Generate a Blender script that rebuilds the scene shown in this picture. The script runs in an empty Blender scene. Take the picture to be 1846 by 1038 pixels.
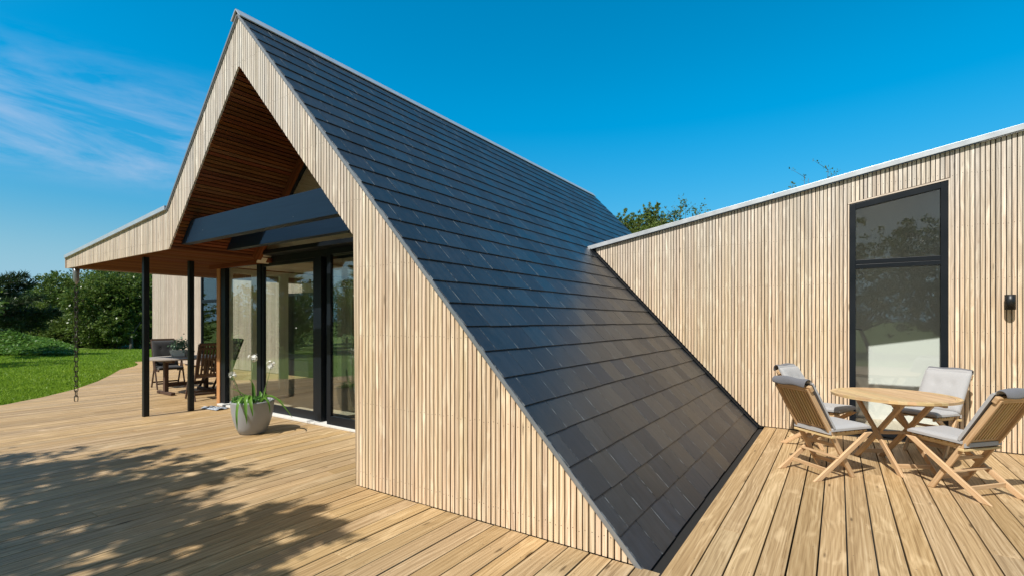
import bpy, bmesh, math, random
import numpy as np
from mathutils import Vector, Matrix, Quaternion
random.seed(7); rng = np.random.default_rng(7)
SC = bpy.context.scene
COL = SC.collection
R = math.radians
H = 1.5                      # metres per layout unit (eye height)

# ------------------------------------------------------------------ camera
cam = bpy.data.cameras.new('camera'); camo = bpy.data.objects.new('camera', cam); COL.objects.link(camo)
cam.sensor_width = 36; cam.lens = 876/1846*36
cam.shift_y = 59/1846
cam.clip_end = 3000; cam.clip_start = 0.05
camo.location = (0, 0, H); camo.rotation_euler = (R(90), 0, R(33.92))
SC.camera = camo
SC.view_settings.view_transform = 'Standard'; SC.view_settings.look = 'None'
SC.view_settings.exposure = 0.28; SC.view_settings.gamma = 1
SC.cycles.max_bounces = 8; SC.cycles.transparent_max_bounces = 16
SC.cycles.sample_clamp_indirect = 6

# ------------------------------------------------------------------ sun and sky
SUNV = Vector((-.13, -1, 1.22)).normalized()
sl = bpy.data.lights.new('sun', 'SUN'); so = bpy.data.objects.new('sun', sl); COL.objects.link(so)
sl.energy = 4.7; sl.angle = R(.53); sl.color = (1, .96, .89)
so.rotation_euler = SUNV.to_track_quat('Z', 'Y').to_euler(); so.location = (0, 0, 30)
W = bpy.data.worlds.new('World'); SC.world = W; W.use_nodes = True
wt = W.node_tree; wt.nodes.clear()
def wn(t, **k):
    n = wt.nodes.new(t)
    for a, b in k.items(): setattr(n, a, b)
    return n
wl = wt.links.new
sky = wn('ShaderNodeTexSky', sky_type='NISHITA', sun_disc=False)
sky.sun_elevation = math.asin(SUNV.z); sky.sun_rotation = math.atan2(SUNV.x, SUNV.y)
sky.altitude = 0; sky.air_density = 1.0; sky.dust_density = .35; sky.ozone_density = 3.0
hs = wn('ShaderNodeHueSaturation'); hs.inputs['Hue'].default_value = .48; hs.inputs['Saturation'].default_value = 1.5; hs.inputs['Value'].default_value = 1.26
wl(sky.outputs[0], hs.inputs['Color'])
sp0 = wn('ShaderNodeSeparateXYZ'); tc0 = wn('ShaderNodeTexCoord'); wl(tc0.outputs['Generated'], sp0.inputs[0])
hz = wn('ShaderNodeMapRange', interpolation_type='SMOOTHSTEP'); wl(sp0.outputs[2], hz.inputs['Value']); hz.inputs['From Min'].default_value = -.02; hz.inputs['From Max'].default_value = .42; hz.inputs['To Min'].default_value = .49
hm = wn('ShaderNodeVectorMath', operation='SCALE'); wl(hs.outputs[0], hm.inputs[0]); wl(hz.outputs[0], hm.inputs['Scale'])
hg = wn('ShaderNodeSeparateColor'); wl(hm.outputs[0], hg.inputs[0]); hcm = wn('ShaderNodeCombineColor')
gm = wn('ShaderNodeMath', operation='MULTIPLY_ADD'); wl(hg.outputs[1], gm.inputs[0]); gm.inputs[1].default_value = 1.0; gm.inputs[2].default_value = 0
wl(hg.outputs[0], hcm.inputs[0]); wl(gm.outputs[0], hcm.inputs[1]); wl(hg.outputs[2], hcm.inputs[2])
tc = wn('ShaderNodeTexCoord')
def wdot(v):
    n = wn('ShaderNodeVectorMath', operation='DOT_PRODUCT'); wl(tc.outputs['Generated'], n.inputs[0]); n.inputs[1].default_value = v; return n.outputs['Value']
def wm(op, a, b=None, c=None, clamp=False):
    n = wn('ShaderNodeMath', operation=op); n.use_clamp = clamp
    for i, x in enumerate((a, b, c)):
        if x is None: continue
        if isinstance(x, (int, float)): n.inputs[i].default_value = x
        else: wl(x, n.inputs[i])
    return n.outputs[0]
da = wdot((.807, .543, -.2)); db = wdot((.06, .04, .997)); dc = wdot((-.92, .24, .308))
cx = wn('ShaderNodeCombineXYZ'); wl(wm('MULTIPLY', da, 2.6), cx.inputs[0]); wl(wm('MULTIPLY', db, 8), cx.inputs[1])
nz = wn('ShaderNodeTexNoise'); nz.inputs['Scale'].default_value = 1.5; nz.inputs['Detail'].default_value = 7; nz.inputs['Roughness'].default_value = .62; nz.inputs['Distortion'].default_value = .5
wl(cx.outputs[0], nz.inputs['Vector'])
streak = wm('MULTIPLY', wm('SUBTRACT', nz.outputs['Fac'], .42), 2.6, clamp=True)
mr = wn('ShaderNodeMapRange', interpolation_type='SMOOTHERSTEP'); wl(dc, mr.inputs['Value']); mr.inputs['From Min'].default_value = .955; mr.inputs['From Max'].default_value = .997
fac = wm('MULTIPLY', wm('MULTIPLY', streak, mr.outputs[0]), .95)
# a clear patch between wisps and horizon
me_ = wn('ShaderNodeMapRange', interpolation_type='SMOOTHSTEP'); sp = wn('ShaderNodeSeparateXYZ'); wl(tc.outputs['Generated'], sp.inputs[0]); wl(sp.outputs[2], me_.inputs['Value'])
me_.inputs['From Min'].default_value = .19; me_.inputs['From Max'].default_value = .26
fac = wm('MULTIPLY', fac, me_.outputs[0])
mu_ = wn('ShaderNodeMapRange', interpolation_type='SMOOTHSTEP'); wl(sp.outputs[2], mu_.inputs['Value']); mu_.inputs['From Min'].default_value = .41; mu_.inputs['From Max'].default_value = .30
fac = wm('MULTIPLY', fac, mu_.outputs[0])
mx = wn('ShaderNodeMix', data_type='RGBA'); wl(fac, mx.inputs['Factor']); # paler, less saturated sky towards the sun
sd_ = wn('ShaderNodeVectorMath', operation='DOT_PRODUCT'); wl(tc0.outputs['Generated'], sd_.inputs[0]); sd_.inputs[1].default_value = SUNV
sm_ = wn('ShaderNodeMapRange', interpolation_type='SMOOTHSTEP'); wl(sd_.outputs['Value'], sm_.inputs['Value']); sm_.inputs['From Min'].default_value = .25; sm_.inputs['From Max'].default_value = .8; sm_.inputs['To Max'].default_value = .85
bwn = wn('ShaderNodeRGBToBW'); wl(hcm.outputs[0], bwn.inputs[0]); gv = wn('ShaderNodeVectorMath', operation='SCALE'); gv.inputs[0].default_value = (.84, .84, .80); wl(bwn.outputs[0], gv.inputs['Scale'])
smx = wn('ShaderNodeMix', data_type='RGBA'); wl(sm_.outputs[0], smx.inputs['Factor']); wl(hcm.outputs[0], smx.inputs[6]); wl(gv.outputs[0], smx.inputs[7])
hzf = wn('ShaderNodeMapRange', interpolation_type='SMOOTHSTEP'); wl(sp0.outputs[2], hzf.inputs['Value']); hzf.inputs['From Min'].default_value = .20; hzf.inputs['From Max'].default_value = .0
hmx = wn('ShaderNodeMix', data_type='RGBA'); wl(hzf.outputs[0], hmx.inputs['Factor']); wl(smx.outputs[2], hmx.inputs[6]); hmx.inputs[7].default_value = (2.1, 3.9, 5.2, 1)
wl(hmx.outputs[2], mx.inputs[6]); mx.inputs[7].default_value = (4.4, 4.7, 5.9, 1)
bgn = wn('ShaderNodeBackground'); bgn.inputs['Strength'].default_value = .12
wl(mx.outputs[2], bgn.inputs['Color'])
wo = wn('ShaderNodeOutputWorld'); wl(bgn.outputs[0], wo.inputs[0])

# ------------------------------------------------------------------ material helpers
class NT:
    def __init__(s, name):
        s.m = bpy.data.materials.new(name); s.m.use_nodes = True; s.t = s.m.node_tree; s.t.nodes.clear()
        s.out = s.t.nodes.new('ShaderNodeOutputMaterial')
    def n(s, t, ins=None, **k):
        x = s.t.nodes.new(t)
        for a, b in k.items(): setattr(x, a, b)
        for a, b in (ins or {}).items(): s.put(x.inputs[a], b)
        return x
    def put(s, sock, v):
        if isinstance(v, bpy.types.NodeSocket): s.t.links.new(v, sock)
        else: sock.default_value = v
    def math(s, op, a, b=0.0, clamp=False):
        x = s.n('ShaderNodeMath', {0: a, 1: b}, operation=op); x.use_clamp = clamp; return x.outputs[0]
    def mix(s, f, a, b, blend='MIX'):
        x = s.n('ShaderNodeMix', {0: f, 6: a, 7: b}, data_type='RGBA', blend_type=blend); return x.outputs[2]
    def ramp(s, f, pts):
        x = s.n('ShaderNodeValToRGB', {0: f}); e = x.color_ramp.elements
        while len(e) < len(pts): e.new(.5)
        for q, (p, c) in zip(e, pts): q.position = p; q.color = tuple(c) + (1,) if len(c) == 3 else c
        return x.outputs[0]
    def bump(s, h, st, dist=.01):
        return s.n('ShaderNodeBump', {'Height': h, 'Strength': st, 'Distance': dist}).outputs[0]
    def done(s, shader): s.t.links.new(shader, s.out.inputs[0]); return s.m
def c4(c): return tuple(c) + (1,)
def maprange(N, v, a, b, c=0., d=1.):
    return N.n('ShaderNodeMapRange', {'Value': v, 'From Min': a, 'From Max': b, 'To Min': c, 'To Max': d}).outputs[0]

def wood(name, dark, mid, light, su=1.2, sv=38, rough=.62, var=.16, knots=.5, weather_bounce=None, huevar=.012, bump=.25, blotch=.35, ring=.08, spec=.3):
    N = NT(name)
    uv = N.n('ShaderNodeUVMap').outputs[0]
    def mp(sx, sy): return N.n('ShaderNodeMapping', {'Vector': uv, 'Scale': (sx, sy, 1)}).outputs[0]
    g1 = N.n('ShaderNodeTexNoise', {'Vector': mp(su, sv), 'Scale': 1., 'Detail': 6., 'Roughness': .68, 'Distortion': .5}).outputs[0]
    g2 = N.n('ShaderNodeTexNoise', {'Vector': mp(su*4, sv*5), 'Scale': 1., 'Detail': 3.}).outputs[0]
    # growth-ring figure: bent bands along the board
    dn = N.n('ShaderNodeTexNoise', {'Vector': mp(.9, 5), 'Scale': 1., 'Detail': 2.}).outputs[0]
    sx = N.n('ShaderNodeSeparateXYZ', {0: uv})
    w = N.math('SINE', N.math('ADD', N.math('MULTIPLY', sx.outputs[1], 190.), N.math('MULTIPLY', dn, 46.)))
    wv = N.math('MULTIPLY', N.math('ADD', w, 1.), .5)
    f = N.math('ADD', N.math('MULTIPLY', g1, .68), N.math('ADD', N.math('MULTIPLY', g2, .22), N.math('MULTIPLY', wv, ring)))
    col = N.ramp(f, [(.33, dark), (.5, mid), (.68, light)])
    bl = N.n('ShaderNodeTexNoise', {'Vector': mp(1.7, 6), 'Scale': 1., 'Detail': 4., 'Distortion': 1.2}).outputs[0]
    col = N.mix(N.math('MULTIPLY', maprange(N, bl, .56, .75), blotch), col, c4([min(1, x*1.35) for x in light]))
    vo = N.n('ShaderNodeTexVoronoi', {'Vector': N.n('ShaderNodeMapping', {'Vector': uv, 'Scale': (1.6, 8., 1)}).outputs[0], 'Scale': 1., 'Randomness': 1.})
    kf = N.math('MULTIPLY', maprange(N, vo.outputs['Distance'], .10, .045), knots)
    col = N.mix(kf, col, c4([x*.42 for x in dark]))
    ri = N.n('ShaderNodeNewGeometry').outputs['Random Per Island']
    r2 = N.math('FRACT', N.math('MULTIPLY', ri, 17.31)); r3 = N.math('FRACT', N.math('MULTIPLY', ri, 91.7))
    if weather_bounce:  # weathering greys the upper part; warm lower tone is partly painted deck bounce
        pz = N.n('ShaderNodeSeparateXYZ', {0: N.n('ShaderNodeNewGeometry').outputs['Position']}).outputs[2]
        wf = N.math('MULTIPLY', N.math('ADD', maprange(N, pz, weather_bounce[1], weather_bounce[2]), N.math('MULTIPLY', N.math('SUBTRACT', r3, .5), .45)), weather_bounce[3], clamp=True)
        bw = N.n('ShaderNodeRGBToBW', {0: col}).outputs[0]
        grey = N.mix(1., N.n('ShaderNodeCombineColor', {0: bw, 1: bw, 2: bw}).outputs[0], c4(weather_bounce[0]), 'MULTIPLY')
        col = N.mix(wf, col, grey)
    h = N.n('ShaderNodeHueSaturation', {'Color': col, 'Hue': maprange(N, r2, 0., 1., .5-huevar, .5+huevar), 'Saturation': maprange(N, r3, 0., 1., .93, 1.06), 'Value': maprange(N, ri, 0., 1., 1-var, 1+var)}).outputs[0]
    b = N.n('ShaderNodeBsdfPrincipled', {'Base Color': h, 'Roughness': rough, 'Normal': N.bump(f, bump, .004)})
    b.inputs['Specular IOR Level'].default_value = spec
    return N.done(b.outputs[0])

def plain(name, col, rough=.5, metal=0., nscale=0., nvar=.1, spec=.5, bump=0., coat=0.):
    N = NT(name); c = c4(col); args = {}
    if nscale:
        co = N.n('ShaderNodeTexCoord').outputs['Object']
        n = N.n('ShaderNodeTexNoise', {'Vector': co, 'Scale': nscale, 'Detail': 6.}).outputs[0]
        c = N.mix(n, c4([x*(1-nvar) for x in col]), c4([min(1, x*(1+nvar)) for x in col]))
        if bump: args['Normal'] = N.bump(n, bump, .004)
        args['Roughness'] = maprange(N, n, .3, .7, rough*.85, min(1, rough*1.15))
    b = N.n('ShaderNodeBsdfPrincipled', {'Base Color': c, 'Roughness': rough, 'Metallic': metal, 'Coat Weight': coat})
    b.inputs['Specular IOR Level'].default_value = spec
    for k, v in args.items(): N.put(b.inputs[k], v)
    return N.done(b.outputs[0])

def glassmat(name, f0=.05, tint=(.9, .95, .93)):
    N = NT(name); g_ = N.n('ShaderNodeNewGeometry')
    dt_ = N.math('ABSOLUTE', N.n('ShaderNodeVectorMath', {0: g_.outputs['Incoming'], 1: g_.outputs['Normal']}, operation='DOT_PRODUCT').outputs['Value'])
    fr = N.math('ADD', N.math('MULTIPLY', N.math('POWER', N.math('SUBTRACT', 1., dt_), 5.), 1-f0), f0)
    tr = N.n('ShaderNodeBsdfTransparent', {'Color': c4(tint)}); gl = N.n('ShaderNodeBsdfGlossy', {'Roughness': .0, 'Color': (1, 1, 1, 1)})
    m = N.n('ShaderNodeMixShader', {0: fr, 1: tr.outputs[0], 2: gl.outputs[0]})
    return N.done(m.outputs[0])

def leafmat(name, a, b, c=None, rough=.5, trans=.25):
    N = NT(name)
    ri = N.n('ShaderNodeNewGeometry').outputs['Random Per Island']
    co = N.n('ShaderNodeTexCoord').outputs['Object']
    n = N.n('ShaderNodeTexNoise', {'Vector': co, 'Scale': .9, 'Detail': 3.}).outputs[0]
    f = N.math('ADD', N.math('MULTIPLY', ri, .55), N.math('MULTIPLY', n, .5))
    pts = [(.15, a), (.75, b)] + ([(.97, c)] if c else [])
    col = N.ramp(f, pts)
    p = N.n('ShaderNodeBsdfPrincipled', {'Base Color': col, 'Roughness': rough}); p.inputs['Specular IOR Level'].default_value = .35
    t = N.n('ShaderNodeBsdfTranslucent', {'Color': N.mix(.5, col, c4([x*1.6 for x in b]))})
    return N.done(N.n('ShaderNodeMixShader', {0: trans, 1: p.outputs[0], 2: t.outputs[0]}).outputs[0])

# ------------------------------------------------------------------ mesh helpers
class MB:
    def __init__(s): s.v = []; s.f = []; s.uv = []; s.sm = []; s.mi = []
    def face(s, idx, uv=None, smooth=False, mi=0): s.mi.append(mi); s.f.append(idx); s.uv.extend(uv if uv else [(0., 0.)]*len(idx)); s.sm.append(smooth)
    def hexa(s, A, B, off=None):
        """A, B: four corners each, length runs A -> B; UV u = length, v = across"""
        A = [Vector(p) for p in A]; B = [Vector(p) for p in B]
        if (A[1]-A[0]).cross(A[2]-A[1]).dot(B[0]-A[0]) < 0: A = A[::-1]; B = B[::-1]
        o = len(s.v); s.v += [tuple(p) for p in A+B]
        ru, rv = (random.uniform(0, 60), random.uniform(0, 60)) if off is None else off
        acc = rv
        for k in range(4):
            j = (k+1) % 4; wdt = (A[j]-A[k]).length
            d = (B[k]-A[k]); L = d.length or 1; dn = d/L
            ua, ub = ru, ru+L; uj = ru+(A[j]-A[k]).dot(dn); ujb = ru+(B[j]-A[k]).dot(dn)
            s.face([o+k, o+j, o+4+j, o+4+k], [(ua, acc), (uj, acc+wdt), (ujb, acc+wdt), (ub, acc)]); acc += wdt
        s.face([o+3, o+2, o+1, o], [(ru, rv), (ru+.01, rv), (ru+.01, rv+.03), (ru, rv+.03)])
        s.face([o+4, o+5, o+6, o+7], [(ru, rv), (ru+.01, rv), (ru+.01, rv+.03), (ru, rv+.03)])
    def dot(s, c, r, ax):
        """small screw head, mi = 1; ax 'z' faces up, 'y' faces -y"""
        o = len(s.v)
        for k in range(6):
            a = math.pi*k/3; u, v = r*math.cos(a), r*math.sin(a)
            s.v.append((c[0]+u, c[1]+v, c[2]) if ax == 'z' else (c[0]+u, c[1], c[2]+v))
        s.face(list(range(o, o+6)), mi=1)
    def box(s, x0, x1, y0, y1, z0, z1, axis='z'):
        if axis == 'z': A = [(x0, y0, z0), (x1, y0, z0), (x1, y1, z0), (x0, y1, z0)]; B = [(x0, y0, z1), (x1, y0, z1), (x1, y1, z1), (x0, y1, z1)]
        elif axis == 'y': A = [(x0, y0, z0), (x1, y0, z0), (x1, y0, z1), (x0, y0, z1)]; B = [(x0, y1, z0), (x1, y1, z0), (x1, y1, z1), (x0, y1, z1)]
        else: A = [(x0, y0, z0), (x0, y1, z0), (x0, y1, z1), (x0, y0, z1)]; B = [(x1, y0, z0), (x1, y1, z0), (x1, y1, z1), (x1, y0, z1)]
        s.hexa(A, B)
    def bar(s, p0, p1, w, t, up=(0, 0, 1)):
        """w across (d x up), t along up-ish"""
        p0, p1, up = Vector(p0), Vector(p1), Vector(up); d = (p1-p0).normalized()
        sd = d.cross(up)
        if sd.length < 1e-4: sd = d.cross(Vector((1, 0, 0)))
        sd.normalize(); u = sd.cross(d).normalized()
        q = [sd*(-w/2)+u*(-t/2), sd*(w/2)+u*(-t/2), sd*(w/2)+u*(t/2), sd*(-w/2)+u*(t/2)]
        s.hexa([p0+k for k in q], [p1+k for k in q])
    def legbar(s, p0, p1, w, t, side):
        """bar whose ends are cut level; side = horizontal unit vector across"""
        p0, p1, sd = Vector(p0), Vector(p1), Vector(side).normalized(); d = (p1-p0).normalized()
        hz = Vector((0, 0, 1)).cross(sd).normalized(); sl_ = abs(d.z) or .01; half = t/2/sl_
        q = [sd*(-w/2)-hz*half, sd*(w/2)-hz*half, sd*(w/2)+hz*half, sd*(-w/2)+hz*half]
        s.hexa([p0+k for k in q], [p1+k for k in q])
    def prism(s, poly, y0, y1, uvs=1.):
        """poly of (x, z) extruded along y"""
        o = len(s.v); n = len(poly)
        s.v += [(x, y0, z) for x, z in poly]+[(x, y1, z) for x, z in poly]
        s.face(list(range(o, o+n)), [(z, x) for x, z in poly]); s.face(list(range(o+2*n-1, o+n-1, -1)), [(z, x) for x, z in poly[::-1]])
        acc = 0
        for k in range(n):
            j = (k+1) % n; L = math.dist(poly[k], poly[j])
            s.face([o+k, o+n+k, o+n+j, o+j], [(y0, acc), (y1, acc), (y1, acc+L), (y0, acc+L)]); acc += L
    def lathe(s, prof, n=40, c=(0, 0, 0), closed=False):
        o = len(s.v); m = len(prof)
        for r, z in prof:
            for k in range(n):
                a = 2*math.pi*k/n; s.v.append((c[0]+r*math.cos(a), c[1]+r*math.sin(a), c[2]+z))
        for i in range(m-1):
            for k in range(n):
                j = (k+1) % n
                s.face([o+i*n+k, o+i*n+j, o+(i+1)*n+j, o+(i+1)*n+k], [(k/n, i), (k/n, i), (k/n, i+1), (k/n, i+1)], True)
        if closed:
            s.face([o+k for k in range(n)][::-1]); s.face([o+(m-1)*n+k for k in range(n)])
    def tube(s, pts, rad, n=6, caps=True):
        pts = [Vector(p) for p in pts]; o = len(s.v); prev = None; m = len(pts)
        if not hasattr(rad, '__len__'): rad = [rad]*m
        for i, p in enumerate(pts):
            d = (pts[min(i+1, m-1)]-pts[max(i-1, 0)]).normalized()
            if prev is None: a = d.orthogonal().normalized()
            else: a = (prev-d*prev.dot(d)).normalized()
            prev = a; b = d.cross(a)
            for k in range(n):
                t = 2*math.pi*k/n; s.v.append(tuple(p+(a*math.cos(t)+b*math.sin(t))*rad[i]))
        for i in range(m-1):
            for k in range(n):
                j = (k+1) % n; s.face([o+i*n+k, o+i*n+j, o+(i+1)*n+j, o+(i+1)*n+k], [(i*.3, k/n), (i*.3, (k+1)/n), (i*.3+.3, (k+1)/n), (i*.3+.3, k/n)], True)
        if caps: s.face([o+k for k in range(n)][::-1]); s.face([o+(m-1)*n+k for k in range(n)])
    def mesh(s, name, mat):
        me = bpy.data.meshes.new(name); me.from_pydata(s.v, [], s.f)
        uvl = me.uv_layers.new(name='UVMap'); uvl.data.foreach_set('uv', np.array(s.uv, 'f').ravel())
        me.polygons.foreach_set('use_smooth', np.array(s.sm, bool))
        for m in (mat if isinstance(mat, (list, tuple)) else [mat]): me.materials.append(m)
        if len(me.materials) > 1: me.polygons.foreach_set('material_index', s.mi)
        me.update(); return me
    def build(s, name, mat, parent=None, bevel=0, loc=None):
        o = bpy.data.objects.new(name, s.mesh(name, mat)); COL.objects.link(o)
        if parent: o.parent = parent
        if loc: o.location = loc
        if bevel:
            b = o.modifiers.new('Bevel', 'BEVEL'); b.width = bevel; b.segments = 2; b.limit_method = 'ANGLE'; b.angle_limit = R(40)
        return o
def tag(o, label=None, cat=None, group=None, kind=None):
    if label: o['label'] = label
    if cat: o['category'] = cat
    if group: o['group'] = group
    if kind: o['kind'] = kind
    return o
def empty(name, loc=(0, 0, 0), rz=0):
    o = bpy.data.objects.new(name, None); COL.objects.link(o); o.location = loc; o.rotation_euler = (0, 0, rz); o.empty_display_size = .2; return o
def copy_tree(o, parent=None, loc=None, rz=None):
    c = o.copy(); COL.objects.link(c)
    if parent is not None: c.parent = parent
    if loc is not None: c.location = loc
    if rz is not None: c.rotation_euler = (0, 0, rz)
    for ch in list(o.children): copy_tree(ch, c)
    return c

# ------------------------------------------------------------------ materials
M_batten = wood('larch_battens', (.39, .27, .16), (.64, .475, .31), (.82, .67, .49), su=.8, sv=80, var=.14, knots=.6, huevar=.006, weather_bounce=((1.12, 1.04, .95), 1.2, 3.6, .8), blotch=.5)
M_batten_old = wood('weathered_battens', (.40, .31, .24), (.55, .46, .38), (.68, .60, .53), su=1.0, sv=80, var=.13, knots=.4)
M_deck = wood('deck_boards', (.22, .135, .06), (.42, .285, .145), (.60, .45, .27), su=.7, sv=75, var=.15, knots=.85, rough=.55, blotch=.5, huevar=.002, bump=.35, ring=.07)
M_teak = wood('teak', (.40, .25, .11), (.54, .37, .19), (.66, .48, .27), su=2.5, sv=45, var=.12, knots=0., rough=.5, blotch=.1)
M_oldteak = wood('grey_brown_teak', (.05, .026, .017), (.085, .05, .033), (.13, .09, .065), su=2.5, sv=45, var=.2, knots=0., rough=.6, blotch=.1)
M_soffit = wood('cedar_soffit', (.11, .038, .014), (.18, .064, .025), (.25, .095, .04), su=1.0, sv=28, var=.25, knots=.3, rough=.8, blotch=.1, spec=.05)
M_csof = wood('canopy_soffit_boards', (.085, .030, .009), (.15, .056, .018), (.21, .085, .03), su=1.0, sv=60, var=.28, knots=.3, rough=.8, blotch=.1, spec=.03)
M_post_wood = wood('cedar_trim', (.36, .17, .05), (.50, .26, .09), (.60, .34, .13), su=1., sv=28, var=.1, knots=.2, rough=.5)
M_intfloor = wood('interior_oak_floor', (.52, .42, .30), (.63, .53, .40), (.72, .62, .48), su=1., sv=22, var=.1, knots=.1, rough=.35, blotch=.1)
M_ceil = wood('pale_ceiling_boards', (.60, .50, .36), (.70, .61, .46), (.78, .70, .56), su=1., sv=22, var=.06, knots=.1, rough=.5, blotch=.1)
M_dark = plain('black_backing', (.012, .011, .010), .9)
M_screw = plain('screw_heads', (.10, .07, .05), .6)
def navy():
    N = NT('navy_painted_beam')
    uv = N.n('ShaderNodeUVMap').outputs[0]
    g = N.n('ShaderNodeTexNoise', {'Vector': N.n('ShaderNodeMapping', {'Vector': uv, 'Scale': (1.5, 40, 1)}).outputs[0], 'Scale': 1., 'Detail': 5.}).outputs[0]
    sp_ = N.n('ShaderNodeTexVoronoi', {'Vector': N.n('ShaderNodeMapping', {'Vector': uv, 'Scale': (4, 9, 1)}).outputs[0], 'Scale': 1.}).outputs['Distance']
    c = N.mix(g, (.002, .012, .030, 1), (.005, .022, .048, 1))
    c = N.mix(maprange(N, sp_, .045, .03), c, (.16, .2, .23, 1))
    return N.done(N.n('ShaderNodeBsdfPrincipled', {'Base Color': c, 'Roughness': .5, 'Specular IOR Level': .3, 'Normal': N.bump(g, .2, .003)}).outputs[0])
M_navy = navy()
M_frame = plain('anthracite_frame', (.006, .009, .013), .42, nscale=3, nvar=.15, spec=.28)
M_frame_in = plain('cream_painted_frame', (.66, .62, .52), .5)
M_post = plain('anthracite_steel', (.009, .012, .013), .5, nscale=5, nvar=.2, spec=.3)
M_zinc = plain('pale_zinc', (.60, .63, .66), .38, .55, nscale=6, nvar=.08)
M_zinc_dk = plain('grey_flashing', (.30, .32, .34), .45, .6, nscale=6, nvar=.1)
M_white = plain('white_plaster', (.78, .78, .76), .8, nscale=2, nvar=.02)
M_sill = plain('pale_concrete_sill', (.62, .61, .58), .8, nscale=20, nvar=.12)
M_glass = glassmat('door_glass', .10, (.95, .98, .96))
M_glassw = glassmat('window_glass', .055, (.95, .97, .96))
M_iron = plain('dark_rusty_iron', (.045, .04, .035), .55, .7, nscale=30, nvar=.5)
M_lamp = plain('black_lamp_metal', (.012, .013, .015), .4, .2)
M_pot = plain('grey_glazed_pot', (.30, .31, .32), .42, nscale=6, nvar=.05)
M_soil = plain('soil', (.05, .035, .025), .95, nscale=40, nvar=.5, bump=.8)
M_petal = plain('white_petals', (.85, .85, .80), .6)
M_strap = leafmat('strap_leaf', (.06, .17, .03), (.16, .32, .05), (.30, .40, .12), .35, .3)
M_succ = leafmat('succulent_leaf', (.05, .15, .04), (.13, .28, .06), (.25, .38, .15), .45, .25)
M_stem = plain('green_stem', (.14, .19, .06), .6)
M_bark = plain('bark', (.10, .075, .055), .95, nscale=14, nvar=.45, bump=.8)

def slate_mat():
    N = NT('natural_slate')
    uv = N.n('ShaderNodeUVMap').outputs[0]; s_ = N.n('ShaderNodeSeparateXYZ', {0: uv})
    geo = N.n('ShaderNodeNewGeometry'); ri = geo.outputs['Random Per Island']; pos = geo.outputs['Position']
    n = N.n('ShaderNodeTexNoise', {'Vector': pos, 'Scale': 14., 'Detail': 8., 'Roughness': .65}).outputs[0]
    st = N.n('ShaderNodeTexNoise', {'Vector': N.n('ShaderNodeMapping', {'Vector': pos, 'Rotation': (0, R(46.7), 0), 'Scale': (2.5, 26., 2.5)}).outputs[0], 'Scale': 1., 'Detail': 5.}).outputs[0]
    c = N.ramp(N.math('ADD', N.math('MULTIPLY', n, .5), N.math('MULTIPLY', st, .5)), [(.3, (.012, .016, .021)), (.7, (.031, .037, .046))])
    r2 = N.math('FRACT', N.math('MULTIPLY', ri, 37.7))
    c = N.n('ShaderNodeHueSaturation', {'Color': c, 'Hue': maprange(N, r2, 0., 1., .49, .51), 'Saturation': maprange(N, r2, 0., 1., .7, 1.1), 'Value': maprange(N, ri, 0., 1., .85, 1.17)}).outputs[0]
    # pale long edges, chipped arrises plus painted glint of edges catching light: v holds the distance across (0..1)
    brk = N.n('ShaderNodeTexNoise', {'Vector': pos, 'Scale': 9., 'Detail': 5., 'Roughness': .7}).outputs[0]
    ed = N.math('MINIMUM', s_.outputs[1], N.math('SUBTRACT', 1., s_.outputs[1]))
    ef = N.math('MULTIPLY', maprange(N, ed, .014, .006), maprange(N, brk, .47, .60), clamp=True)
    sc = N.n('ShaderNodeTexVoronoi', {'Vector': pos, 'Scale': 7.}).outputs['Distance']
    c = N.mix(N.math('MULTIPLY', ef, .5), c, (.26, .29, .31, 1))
    b = N.n('ShaderNodeBsdfPrincipled', {'Base Color': c, 'Roughness': maprange(N, N.math('ADD', N.math('MULTIPLY', n, .6), N.math('MULTIPLY', r2, .4)), .25, .75, .30, .46), 'Normal': N.bump(N.math('ADD', N.math('MULTIPLY', n, .6), N.math('MULTIPLY', st, .6)), .35, .006)})
    b.inputs['Specular IOR Level'].default_value = .55
    return N.done(b.outputs[0])
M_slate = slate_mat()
def fabric(name, col):
    N = NT(name); co = N.n('ShaderNodeTexCoord').outputs['Object']
    w = N.n('ShaderNodeTexNoise', {'Vector': N.n('ShaderNodeMapping', {'Vector': co, 'Scale': (260, 60, 260)}).outputs[0], 'Scale': 1., 'Detail': 3.}).outputs[0]
    l = N.n('ShaderNodeTexNoise', {'Vector': co, 'Scale': 6., 'Detail': 3.}).outputs[0]
    c = N.mix(w, c4([x*.85 for x in col]), c4([min(1, x*1.12) for x in col]))
    b = N.n('ShaderNodeBsdfPrincipled', {'Base Color': c, 'Roughness': .9, 'Normal': N.bump(N.math('ADD', N.math('MULTIPLY', w, .1), l), .35, .02)})
    b.inputs['Sheen Weight'].default_value = .25
    return N.done(b.outputs[0])
M_cush = fabric('pale_grey_cushion', (.365, .36, .362)); M_cushd = fabric('dark_grey_cushion_edge', (.13, .13, .145)); M_blackc = fabric('black_cushion', (.012, .012, .014))

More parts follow.
